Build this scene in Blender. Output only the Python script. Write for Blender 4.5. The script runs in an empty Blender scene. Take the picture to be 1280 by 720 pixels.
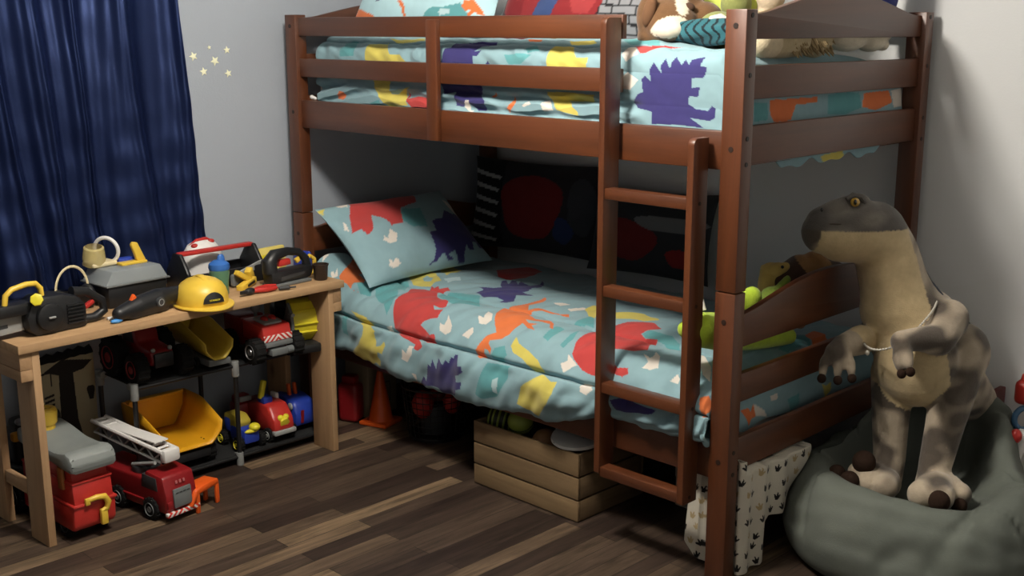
import bpy, bmesh, math, random
import numpy as np
from mathutils import Vector, Matrix, Euler
from math import pi, sin, cos
SC = bpy.context.scene
COL = SC.collection
random.seed(7)

def lin(c):
    out = []
    for v in c[:3]:
        v = v / 255.0
        out.append(v / 12.92 if v <= 0.04045 else ((v + 0.055) / 1.055) ** 2.4)
    return tuple(out) + (1.0,)

# ------------------------------------------------------------------ materials
def newmat(name):
    m = bpy.data.materials.new(name)
    m.use_nodes = True
    nt = m.node_tree
    return m, nt, nt.nodes, nt.links, nt.nodes['Principled BSDF']

def add_bump(nt, bsdf, scale, strength, detail=3.0, dist=0.004, stretch=None):
    n, l = nt.nodes, nt.links
    tc = n.new('ShaderNodeTexCoord'); no = n.new('ShaderNodeTexNoise'); bu = n.new('ShaderNodeBump')
    no.inputs['Scale'].default_value = scale; no.inputs['Detail'].default_value = detail
    src = tc.outputs['Object']
    if stretch:
        mp = n.new('ShaderNodeMapping'); mp.inputs['Scale'].default_value = stretch
        l.new(src, mp.inputs['Vector']); src = mp.outputs['Vector']
    l.new(src, no.inputs['Vector'])
    bu.inputs['Strength'].default_value = strength; bu.inputs['Distance'].default_value = dist
    l.new(no.outputs['Fac'], bu.inputs['Height']); l.new(bu.outputs['Normal'], bsdf.inputs['Normal'])
    return bu

def mat(name, rgb, rough=0.5, metal=0.0, spec=0.5, var=(6.0, 0.08), bump=None, sheen=0.0, coat=0.0):
    """procedural: noise-varied base colour (wear, fibre) + optional bump"""
    m, nt, n, l, b = newmat(name)
    tc = n.new('ShaderNodeTexCoord'); no = n.new('ShaderNodeTexNoise'); cr = n.new('ShaderNodeValToRGB')
    no.inputs['Scale'].default_value = var[0]; no.inputs['Detail'].default_value = 4
    c = lin(rgb)
    cr.color_ramp.elements[0].position = 0.3; cr.color_ramp.elements[1].position = 0.7
    cr.color_ramp.elements[0].color = tuple(x * (1 - var[1]) for x in c[:3]) + (1,)
    cr.color_ramp.elements[1].color = tuple(min(1, x * (1 + var[1])) for x in c[:3]) + (1,)
    l.new(tc.outputs['Object'], no.inputs['Vector']); l.new(no.outputs['Fac'], cr.inputs['Fac'])
    l.new(cr.outputs['Color'], b.inputs['Base Color'])
    b.inputs['Roughness'].default_value = rough; b.inputs['Metallic'].default_value = metal
    b.inputs['Specular IOR Level'].default_value = spec
    b.inputs['Sheen Weight'].default_value = sheen; b.inputs['Coat Weight'].default_value = coat
    if bump: add_bump(nt, b, *bump)
    return m

def mat_col(name, rough=0.9, bump=(180.0, 0.25), sheen=0.15, spec=0.2, varamt=0.06, varscale=25.0):
    """printed cloth / plush: colour attribute 'Col' with fine fibre noise"""
    m, nt, n, l, b = newmat(name)
    at = n.new('ShaderNodeVertexColor'); at.layer_name = 'Col'
    tc = n.new('ShaderNodeTexCoord'); no = n.new('ShaderNodeTexNoise'); mx = n.new('ShaderNodeMix')
    mx.data_type = 'RGBA'; mx.blend_type = 'MULTIPLY'; mx.inputs['Factor'].default_value = 1.0
    no.inputs['Scale'].default_value = varscale; no.inputs['Detail'].default_value = 5
    mr = n.new('ShaderNodeMapRange')
    mr.inputs['To Min'].default_value = 1 - 2 * varamt; mr.inputs['To Max'].default_value = 1 + varamt
    l.new(tc.outputs['Object'], no.inputs['Vector']); l.new(no.outputs['Fac'], mr.inputs['Value'])
    l.new(at.outputs['Color'], mx.inputs['A']); l.new(mr.outputs['Result'], mx.inputs['B'])
    l.new(mx.outputs['Result'], b.inputs['Base Color'])
    b.inputs['Roughness'].default_value = rough; b.inputs['Specular IOR Level'].default_value = spec
    b.inputs['Sheen Weight'].default_value = sheen
    if bump: add_bump(nt, b, *bump)
    return m

def mat_wood(name, dark, light, axis, rough=0.45, scale=14.0, stretch=0.07, spec=0.4, knots=0.0, coat=0.0):
    m, nt, n, l, b = newmat(name)
    tc = n.new('ShaderNodeTexCoord'); mp = n.new('ShaderNodeMapping')
    s = [1.0, 1.0, 1.0]; s['XYZ'.index(axis)] = stretch
    mp.inputs['Scale'].default_value = s
    n1 = n.new('ShaderNodeTexNoise'); n1.inputs['Scale'].default_value = scale; n1.inputs['Detail'].default_value = 8
    n1.inputs['Roughness'].default_value = 0.65; n1.inputs['Distortion'].default_value = 0.6
    cr = n.new('ShaderNodeValToRGB')
    cr.color_ramp.elements[0].position = 0.28; cr.color_ramp.elements[1].position = 0.72
    cr.color_ramp.elements[0].color = lin(dark); cr.color_ramp.elements[1].color = lin(light)
    l.new(tc.outputs['Object'], mp.inputs['Vector']); l.new(mp.outputs['Vector'], n1.inputs['Vector'])
    l.new(n1.outputs['Fac'], cr.inputs['Fac'])
    out = cr.outputs['Color']
    if knots:
        vo = n.new('ShaderNodeTexVoronoi'); vo.inputs['Scale'].default_value = 5.0
        mp2 = n.new('ShaderNodeMapping'); s2 = [1.6, 1.6, 1.6]; s2['XYZ'.index(axis)] = 0.8
        mp2.inputs['Scale'].default_value = s2
        l.new(tc.outputs['Object'], mp2.inputs['Vector']); l.new(mp2.outputs['Vector'], vo.inputs['Vector'])
        c2 = n.new('ShaderNodeValToRGB')
        c2.color_ramp.elements[0].position = 0.05; c2.color_ramp.elements[0].color = (0.25, 0.17, 0.12, 1)
        c2.color_ramp.elements[1].position = 0.16; c2.color_ramp.elements[1].color = (1, 1, 1, 1)
        mx = n.new('ShaderNodeMix'); mx.data_type = 'RGBA'; mx.blend_type = 'MULTIPLY'; mx.inputs['Factor'].default_value = knots
        l.new(vo.outputs['Distance'], c2.inputs['Fac']); l.new(out, mx.inputs['A']); l.new(c2.outputs['Color'], mx.inputs['B'])
        out = mx.outputs['Result']
    l.new(out, b.inputs['Base Color'])
    b.inputs['Roughness'].default_value = rough; b.inputs['Specular IOR Level'].default_value = spec
    b.inputs['Coat Weight'].default_value = coat; b.inputs['Coat Roughness'].default_value = 0.38
    bu = n.new('ShaderNodeBump'); bu.inputs['Strength'].default_value = 0.12; bu.inputs['Distance'].default_value = 0.002
    l.new(n1.outputs['Fac'], bu.inputs['Height']); l.new(bu.outputs['Normal'], b.inputs['Normal'])
    return m

# ------------------------------------------------------------------ mesh builder
def rotm(r):
    if r is None: return Matrix.Identity(4)
    if isinstance(r, Matrix): return r.to_4x4()
    return Euler(r, 'XYZ').to_matrix().to_4x4()

class MB:
    def __init__(s): s.bm = bmesh.new(); s.mi = 0
    def _add(s, b, M=None):
        if M is not None: bmesh.ops.transform(b, matrix=M, verts=b.verts)
        for f in b.faces: f.material_index = s.mi; f.smooth = True
        me = bpy.data.meshes.new('tmp'); b.to_mesh(me); b.free()
        s.bm.from_mesh(me); bpy.data.meshes.remove(me)
        return s
    def box(s, c, size, rot=None, bev=0.0, seg=2, taper=None):
        b = bmesh.new(); bmesh.ops.create_cube(b, size=1.0)
        for v in b.verts:
            k = 1.0
            v.co = Vector((v.co.x * size[0], v.co.y * size[1], v.co.z * size[2]))
            if taper and v.co.z > 0: v.co.x *= taper[0]; v.co.y *= taper[1]
        if bev > 0:
            bev = min(bev, 0.45 * min(size))
            bmesh.ops.bevel(b, geom=list(b.edges), offset=bev, segments=seg, affect='EDGES', profile=0.5)
        return s._add(b, Matrix.Translation(c) @ rotm(rot))
    def span(s, a, b, bev=0.0, seg=2):
        """axis-aligned box from corner a to corner b"""
        c = [(a[i] + b[i]) / 2 for i in range(3)]; z = [abs(b[i] - a[i]) for i in range(3)]
        return s.box(c, z, bev=bev, seg=seg)
    def cyl(s, p0, p1, r0, r1=None, n=20, bev=0.0):
        r1 = r0 if r1 is None else r1
        p0, p1 = Vector(p0), Vector(p1); d = p1 - p0
        b = bmesh.new()
        bmesh.ops.create_cone(b, cap_ends=True, cap_tris=False, segments=n, radius1=r0, radius2=r1, depth=d.length)
        if bev > 0:
            ed = [e for e in b.edges if len(e.link_faces) == 2 and any(len(f.verts) > 4 for f in e.link_faces)]
            bmesh.ops.bevel(b, geom=ed, offset=bev, segments=2, affect='EDGES', profile=0.5)
        q = Vector((0, 0, 1)).rotation_difference(d.normalized()).to_matrix().to_4x4()
        return s._add(b, Matrix.Translation((p0 + p1) / 2) @ q)
    def ell(s, c, r, rot=None, n=20, m=12):
        if not hasattr(r, '__len__'): r = (r, r, r)
        b = bmesh.new(); bmesh.ops.create_uvsphere(b, u_segments=n, v_segments=m, radius=1.0)
        return s._add(b, Matrix.Translation(c) @ rotm(rot) @ Matrix.Diagonal((r[0], r[1], r[2], 1)))
    def caps(s, pts, n=14):
        """chain of tapered capsules: pts = [(p, r), ...]"""
        for (p, r) in pts: s.ell(p, r, n=n, m=10)
        for (p, r), (q, t) in zip(pts, pts[1:]):
            if (Vector(q) - Vector(p)).length > 1e-4: s.cyl(p, q, r, t, n=n)
        return s
    def tube(s, path, r, n=8, closed=False, flat=1.0):
        path = [Vector(p) for p in path]; N = len(path)
        rs = r if hasattr(r, '__len__') else [r] * N
        b = bmesh.new(); rings = []
        up = None
        for i, p in enumerate(path):
            if closed: t = path[(i + 1) % N] - path[i - 1]
            else: t = path[min(i + 1, N - 1)] - path[max(i - 1, 0)]
            t.normalize()
            if up is None: up = Vector((0, 0, 1)) if abs(t.z) < 0.9 else Vector((1, 0, 0))
            sd = t.cross(up)
            if sd.length < 1e-6: sd = t.orthogonal()
            sd.normalize(); up = sd.cross(t).normalized()
            rings.append([b.verts.new(p + (sd * cos(2 * pi * k / n) + up * sin(2 * pi * k / n) * flat) * rs[i]) for k in range(n)])
        M = N if closed else N - 1
        for i in range(M):
            a, c = rings[i], rings[(i + 1) % N]
            for k in range(n): b.faces.new((a[k], a[(k + 1) % n], c[(k + 1) % n], c[k]))
        if not closed:
            b.faces.new(list(reversed(rings[0]))); b.faces.new(rings[-1])
        return s._add(b)
    def lathe(s, prof, c=(0, 0, 0), rot=None, n=28, sc=(1, 1, 1)):
        b = bmesh.new(); rings = []
        for (r, z) in prof:
            if r < 1e-6: rings.append([b.verts.new((0, 0, z))])
            else: rings.append([b.verts.new((r * cos(2 * pi * k / n), r * sin(2 * pi * k / n), z)) for k in range(n)])
        for a, d in zip(rings, rings[1:]):
            for k in range(n):
                k2 = (k + 1) % n
                if len(a) == 1 and len(d) == 1: continue
                if len(a) == 1: b.faces.new((a[0], d[k2], d[k]))
                elif len(d) == 1: b.faces.new((a[k], a[k2], d[0]))
                else: b.faces.new((a[k], a[k2], d[k2], d[k]))
        bmesh.ops.recalc_face_normals(b, faces=b.faces)
        return s._add(b, Matrix.Translation(c) @ rotm(rot) @ Matrix.Diagonal((sc[0], sc[1], sc[2], 1)))
    def prism(s, poly, t, M=None, bev=0.0):
        """poly in local XY extruded by t along local Z (centred), then matrix M"""
        b = bmesh.new()
        lo = [b.verts.new((p[0], p[1], -t / 2)) for p in poly]; hi = [b.verts.new((p[0], p[1], t / 2)) for p in poly]
        b.faces.new(list(reversed(lo))); b.faces.new(hi)
        k = len(poly)
        for i in range(k): b.faces.new((lo[i], lo[(i + 1) % k], hi[(i + 1) % k], hi[i]))
        bmesh.ops.recalc_face_normals(b, faces=b.faces)
        if bev > 0: bmesh.ops.bevel(b, geom=list(b.edges), offset=bev, segments=2, affect='EDGES', profile=0.5)
        return s._add(b, M)
    def torus(s, c, R, r, rot=None, n=28, m=10, arc=1.0, sc=(1, 1, 1)):
        M = Matrix.Translation(c) @ rotm(rot) @ Matrix.Diagonal((sc[0], sc[1], sc[2], 1))
        k = max(4, int(n * arc))
        pts = [M @ Vector((R * cos(2 * pi * arc * i / k), R * sin(2 * pi * arc * i / k), 0)) for i in range(k if arc >= 1 else k + 1)]
        return s.tube(pts, r, n=m, closed=arc >= 1)
    def build(s, name, mats, parent=None, sharp=40.0, loc=None, rot=None):
        me = bpy.data.meshes.new(name); s.bm.to_mesh(me); s.bm.free()
        for m in (mats if isinstance(mats, (list, tuple)) else [mats]): me.materials.append(m)
        me.set_sharp_from_angle(angle=math.radians(sharp))
        o = bpy.data.objects.new(name, me); COL.objects.link(o)
        if parent: o.parent = parent
        if loc: o.location = loc
        if rot: o.rotation_euler = rot
        return o

# local frames for prisms: polygon plane -> world plane
XZ = Matrix(((1, 0, 0, 0), (0, 0, -1, 0), (0, 1, 0, 0), (0, 0, 0, 1)))   # poly (x,z), thickness along y
YZ = Matrix(((0, 0, 1, 0), (1, 0, 0, 0), (0, 1, 0, 0), (0, 0, 0, 1)))    # poly (y,z), thickness along x
T = Matrix.Translation

def thing(name, label, cat, loc=(0, 0, 0), rz=0.0, group=None):
    o = bpy.data.objects.new(name, None); COL.objects.link(o)
    o.empty_display_size = 0.05
    o.location = loc; o.rotation_euler = (0, 0, rz)
    o['label'] = label; o['category'] = cat
    if group: o['group'] = group
    return o

def tag(o, label, cat, group=None):
    o['label'] = label; o['category'] = cat
    if group: o['group'] = group
    return o

def struct(o): o['kind'] = 'structure'; return o

def wobble(P, seed, amp, freq, n=6):
    """smooth pseudo-noise from random plane waves, P = (...,3) -> (...)"""
    rs = np.random.RandomState(seed); out = 0
    for i in range(n):
        d = rs.normal(size=3); d /= np.linalg.norm(d)
        f = freq * (0.6 + 1.2 * rs.rand())
        out = out + np.sin((P @ d) * f * 2 * np.pi + rs.rand() * 6.28)
    return amp * out / n

def inside(poly, U, V):
    p = np.asarray(poly, float); ins = np.zeros(U.shape, bool); j = len(p) - 1
    for i in range(len(p)):
        xi, yi = p[i]; xj, yj = p[j]
        if yi != yj:
            c = ((yi > V) != (yj > V)) & (U < (xj - xi) * (V - yi) / (yj - yi) + xi)
            ins ^= c
        j = i
    return ins

def paint(colr, U, V, polys):
    for rgb, poly in polys:
        p = np.asarray(poly)
        colr[inside(p, U, V)] = lin(rgb)[:3]

def surf(name, P, colr, mats, parent=None, thick=0.0, closeu=False, sharp=80.0):
    """grid (nu,nv,3) -> mesh object with point colour attribute 'Col'"""
    nu, nv = P.shape[:2]
    idx = np.arange(nu * nv).reshape(nu, nv)
    A = idx if not closeu else np.vstack([idx, idx[:1]])
    q = np.stack([A[:-1, :-1], A[1:, :-1], A[1:, 1:], A[:-1, 1:]], -1).reshape(-1, 4)
    me = bpy.data.meshes.new(name)
    me.from_pydata(P.reshape(-1, 3).tolist(), [], q.tolist())
    if colr is not None:
        at = me.color_attributes.new('Col', 'FLOAT_COLOR', 'POINT')
        c = np.ones((nu * nv, 4), np.float32); c[:, :3] = np.asarray(colr).reshape(-1, 3)
        at.data.foreach_set('color', c.ravel())
    for m in (mats if isinstance(mats, (list, tuple)) else [mats]): me.materials.append(m)
    me.polygons.foreach_set('use_smooth', [True] * len(me.polygons))
    me.update()
    o = bpy.data.objects.new(name, me); COL.objects.link(o)
    if parent: o.parent = parent
    if thick:
        md = o.modifiers.new('thickness', 'SOLIDIFY'); md.thickness = thick; md.offset = -1
    return o

def plush(name, mb, voxel, smooth, mats, parent=None, colfn=None, factor=0.5):
    """fuse the primitives of mb into one continuous skin and colour it by position"""
    me0 = bpy.data.meshes.new('raw'); mb.bm.to_mesh(me0); mb.bm.free()
    o0 = bpy.data.objects.new('raw', me0); COL.objects.link(o0)
    r = o0.modifiers.new('r', 'REMESH'); r.mode = 'VOXEL'; r.voxel_size = voxel
    if smooth:
        s = o0.modifiers.new('s', 'SMOOTH'); s.iterations = smooth; s.factor = factor
    dg = bpy.context.evaluated_depsgraph_get(); dg.update()
    me = bpy.data.meshes.new_from_object(o0.evaluated_get(dg))
    bpy.data.objects.remove(o0); bpy.data.meshes.remove(me0)
    me.name = name
    me.materials.clear()
    for m in (mats if isinstance(mats, (list, tuple)) else [mats]): me.materials.append(m)
    N = len(me.vertices); co = np.empty(N * 3, np.float32); me.vertices.foreach_get('co', co); co = co.reshape(-1, 3)
    no = np.empty(N * 3, np.float32); me.vertices.foreach_get('normal', no); no = no.reshape(-1, 3)
    if colfn:
        at = me.color_attributes.new('Col', 'FLOAT_COLOR', 'POINT')
        c = np.ones((N, 4), np.float32); c[:, :3] = colfn(co.astype(float), no.astype(float)); at.data.foreach_set('color', c.ravel())
    for p in me.polygons: p.use_smooth = True
    o = bpy.data.objects.new(name, me); COL.objects.link(o)
    if parent: o.parent = parent
    return o

def text(name, s, size, M, m, parent, depth=0.0008):
    cu = bpy.data.curves.new('txt', 'FONT'); cu.body = s; cu.size = size; cu.extrude = depth
    cu.align_x = 'CENTER'; cu.align_y = 'CENTER'
    o0 = bpy.data.objects.new('txt', cu); COL.objects.link(o0)
    dg = bpy.context.evaluated_depsgraph_get(); dg.update()
    me = bpy.data.meshes.new_from_object(o0.evaluated_get(dg))
    bpy.data.objects.remove(o0); bpy.data.curves.remove(cu)
    me.transform(M); me.materials.clear(); me.materials.append(m); me.name = name
    o = bpy.data.objects.new(name, me); COL.objects.link(o); o.parent = parent
    return o

# ------------------------------------------------------------------ cloth surfaces (grids of points)
def catmull(ctrl, n):
    """ctrl (...,k,2) -> (...,n,2) smooth curve through the control points, even in knots"""
    k = ctrl.shape[-2]; t = np.linspace(0, k - 1 - 1e-9, n); i = t.astype(int); f = (t - i)[:, None]
    g = lambda j: ctrl[..., np.clip(j, 0, k - 1), :]
    p0, p1, p2, p3 = g(i - 1), g(i), g(i + 1), g(i + 2)
    return 0.5 * (2 * p1 + (p2 - p0) * f + (2 * p0 - 5 * p1 + 4 * p2 - p3) * f ** 2 + (3 * p1 - p0 - 3 * p2 + p3) * f ** 3)

def smoothstep(a, b, x):
    t = np.clip((x - a) / (b - a), 0, 1); return t * t * (3 - 2 * t)

def lower_duvet(nu=640, nv=480):
    u = np.linspace(0, 1, nu); s = np.linspace(0, 2.02, nu)
    x = np.where(s < 1.86, 0.085 + s, 0.085 + 1.86 + 0.012 * np.sin(np.clip((s - 1.86) / 0.16, 0, 1) * 3.14))
    drop = np.where(s < 1.80, 0.0, -1.15 * np.clip(s - 1.78, 0, 1) ** 1.25)
    hem = np.interp(x, [0, .376, .66, .912, 1.217, 1.425, 1.564, 1.7, 1.9, 2.0], [.36, .353, .328, .32, .322, .346, .385, .395, .402, .41])
    fr = smoothstep(1.5, 1.62, x) * 0.03 + 0.022 * smoothstep(0.45, 0.30, x)
    one = np.ones(nu)
    K = [(1.0, .46), (.965, .53), (.8, .552), (.62, .56), (.45, .568), (.32, .576), (.2, .578), (.10, .574), (.02, .545),
         (-.035, .485), (-.044, .44), None, None, None, None]
    c = np.zeros((nu, len(K), 2))
    for j, p in enumerate(K):
        if p: c[:, j, 0] = p[0]; c[:, j, 1] = p[1]
    c[:, 11] = np.stack([-.040 * one, .44 + (hem - .44) * .5], -1)
    c[:, 12] = np.stack([-.030 * one, hem + .004], -1)
    c[:, 13] = np.stack([-.006 * one, hem + .004], -1)
    c[:, 14] = np.stack([.03 * one, hem + .04], -1)
    q = catmull(c, nv)
    Y, Z = q[..., 0], q[..., 1]
    v = np.linspace(0, 14, nv)[None, :] * np.ones((nu, 1)); X = x[:, None] * np.ones((1, nv)); S = s[:, None] * np.ones((1, nv))
    w = smoothstep(7.0, 10.0, v)                                # on the hanging front
    Y = Y + w * fr[:, None]
    # quilting: puffs between the stitched seams, seams pulled in
    puff = 0.016 * np.abs(np.sin((v - 6) * np.pi / 3)) ** 0.7 * (v > 3) * (v < 9) + 0.014 * np.abs(np.sin((v - 9) * np.pi / 3.6)) ** 0.7 * (v >= 9) * (v < 12.6)
    pinch = 0.016 * np.exp(-((v - 6) / .08) ** 2) + 0.020 * np.exp(-((v - 9) / .085) ** 2) + 0.008 * np.exp(-((v - 3) / .12) ** 2)
    Pn = np.stack([X, Y, Z], -1)
    wr = wobble(np.stack([S * 1.6, v * .10, v * 0], -1), 3, .014, 2.2, 7) * (0.35 + w)
    wr += wobble(np.stack([S * 2.6 + v * .10, v * .22, v * 0], -1), 11, .010, 2.8, 7)
    wr += wobble(np.stack([S * 6.0 + v * .20, v * .05, v * 0], -1), 17, .008, 2.0, 8) * (.3 + .7 * w)
    wr += 0.004 * np.sin(S * 46 + 2.5 * np.sin(S * 7) + v * .8) * smoothstep(8.2, 9, v) * smoothstep(13, 9, v)
    wr += 0.003 * np.sin(S * 60 + 3 * np.sin(S * 9)) * np.exp(-((v - 9) / .9) ** 2)
    # normal of the profile
    dY = np.gradient(Y, axis=1); dZ = np.gradient(Z, axis=1); L = np.sqrt(dY ** 2 + dZ ** 2) + 1e-9
    ny, nz = dZ / L, -dY / L
    sg = np.where((nz + 0 * ny)[:, nv // 3:nv // 3 + 1] > 0, 1, -1); ny, nz = ny * sg, nz * sg
    d = puff - pinch + wr
    d = d * np.where(v > 12.4, .3, 1)
    Y = Y + ny * d; Z = Z + nz * d
    Z = Z + drop[:, None] * smoothstep(9.5, 6.5, v) + 0.075 * np.exp(-((X - .06) / .14) ** 2) * smoothstep(9.5, 7, v) * smoothstep(2.5, 4.5, v)
    Y = np.minimum(Y, 1.02)
    return np.stack([X, Y, Z], -1)

def upper_duvet(nu=640, nv=420):
    s = np.linspace(0, 2.16, nu)
    x = np.where(s < 1.84, 0.115 + s, 0.115 + 1.84 + 0.010 * np.sin(np.clip((s - 1.84) / 0.3, 0, 1) * 3.14))
    K = [(1.0, 1.38), (.97, 1.44), (.8, 1.47), (.6, 1.485), (.4, 1.49), (.25, 1.490), (.15, 1.484), (.10, 1.472), (.066, 1.445), (.058, 1.41),
         (.060, 1.37), (.062, 1.33), (.064, 1.29), (.066, 1.25), (.075, 1.20), (.11, 1.18)]
    c = np.array(K)[None] * np.ones((nu, 1, 1))
    q = catmull(c, nv); Y, Z = q[..., 0], q[..., 1]
    v = np.linspace(0, 15, nv)[None, :] * np.ones((nu, 1)); X = x[:, None] * np.ones((1, nv)); S = s[:, None] * np.ones((1, nv))
    open_ = smoothstep(1.58, 1.68, X) * smoothstep(1.99, 1.93, X)
    Y = Y - .018 * open_ * smoothstep(6, 9, v)
    d = 0.008 * np.abs(np.sin((v - 7) * np.pi / 2.2)) ** .7 * (v > 4.8) * (v < 14) + wobble(np.stack([S * 1.2, v * .12, v * 0], -1), 5, .012, 2.0, 7) + wobble(np.stack([S * 4.5 - v * .25, v * .08, v * 0], -1), 19, .007, 2.0, 8)
    lowg = smoothstep(10.5, 11.5, v) * smoothstep(14.5, 13, v)
    d += lowg * (0.008 * np.sin(v * 5.2 + 5 * np.sin(S * 2.3) + 2.5 * np.sin(S * 5.1)) + .006 * np.sin(S * 26 + v * 3)) * (1 - .8 * open_)
    d += lowg * .008 * np.sin((S * 9 + v * 1.4) * 3) * smoothstep(.5, .2, S)
    d += .0025 * np.sin(S * 70 + 3 * np.sin(S * 11)) * np.exp(-((v - 8) / 1.0) ** 2)
    d -= .010 * np.exp(-((v - 7.0) / .12) ** 2)
    dY = np.gradient(Y, axis=1); dZ = np.gradient(Z, axis=1); L = np.sqrt(dY ** 2 + dZ ** 2) + 1e-9
    ny, nz = dZ / L, -dY / L
    sg = np.where(nz[:, nv // 3:nv // 3 + 1] > 0, 1, -1); ny, nz = ny * sg, nz * sg
    d = d * (1 - .75 * open_ * smoothstep(7.3, 8, v))
    d = np.minimum(d, 0.012)
    Y = Y + ny * d; Z = Z + nz * d
    Z = Z - .035 * smoothstep(1.60, 1.82, X) * smoothstep(8, 5, v)
    drop = -1.0 * np.clip(s - 1.80, 0, 1)[:, None] ** 1.0 * (s > 1.80)[:, None]
    zb = np.minimum(Z, 1.18)
    Z = np.maximum(Z + drop * smoothstep(13, 9.5, v), np.minimum(zb, 1.143 + .007 * np.sin(Y * 31) + .006 * np.sin(Y * 57 + 1) + 0.8 * np.clip(np.abs(Y - .56) - .26, 0, 1) ** 1.2))
    return np.stack([X, Y, Z], -1)

def pillow(corner, du, dv, t, nu=110, nv=80, seed=1, sag=0.0):
    """closed pillow: corner + u*du + v*dv, puffed by t on both sides; front half first"""
    c, du, dv = (np.array(a, float) for a in (corner, du, dv))
    n = np.cross(du, dv); n /= np.linalg.norm(n)
    a = np.linspace(-1, 1, nu); b = np.linspace(-1, 1, nv)
    A, B = np.meshgrid(a, b, indexing='ij')
    f = (1 - np.abs(A) ** 2.4) ** .55 * (1 - np.abs(B) ** 2.4) ** .55
    x = A * (1 - .07 * (1 - B ** 2) * np.abs(A)); y = B * (1 - .07 * (1 - A ** 2) * np.abs(B))
    base = c + du * ((x + 1) / 2)[..., None] + dv * ((y + 1) / 2)[..., None]
    wrk = wobble(np.stack([A * .5, B * .5, A * 0], -1), seed, .012, 2.0, 6) + .006 * np.sin(9 * np.arctan2(B, A) + seed) * (np.hypot(A, B) / 1.4) ** 2
    Fr = base + n * (f * t + wrk * np.minimum(1, 2 * f))[..., None]
    Bk = base - n * (f * t * .8)[..., None]
    P = np.concatenate([Fr, Bk[::-1]], 0)
    P[..., 2] -= sag * 0
    return P

def pillow_uv(nu=110, nv=80):
    A, B = np.meshgrid(np.linspace(0, 1, nu), np.linspace(0, 1, nv), indexing='ij')
    return np.concatenate([A, 2 + A[::-1]], 0), np.concatenate([B, B], 0)

# pillow shapes: (corner, u edge, v edge, half thickness)
PILLOWA_SHAPE = ((0.43, 0.025, 0.595), (-0.05, 0.68, 0.0), (-0.32, 0.0, 0.255), 0.075)
PILLOWU_SHAPE = ((0.17, 0.16, 1.50), (0.66, 0.10, 0.0), (-0.02, 0.20, 0.36), 0.07)

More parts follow.
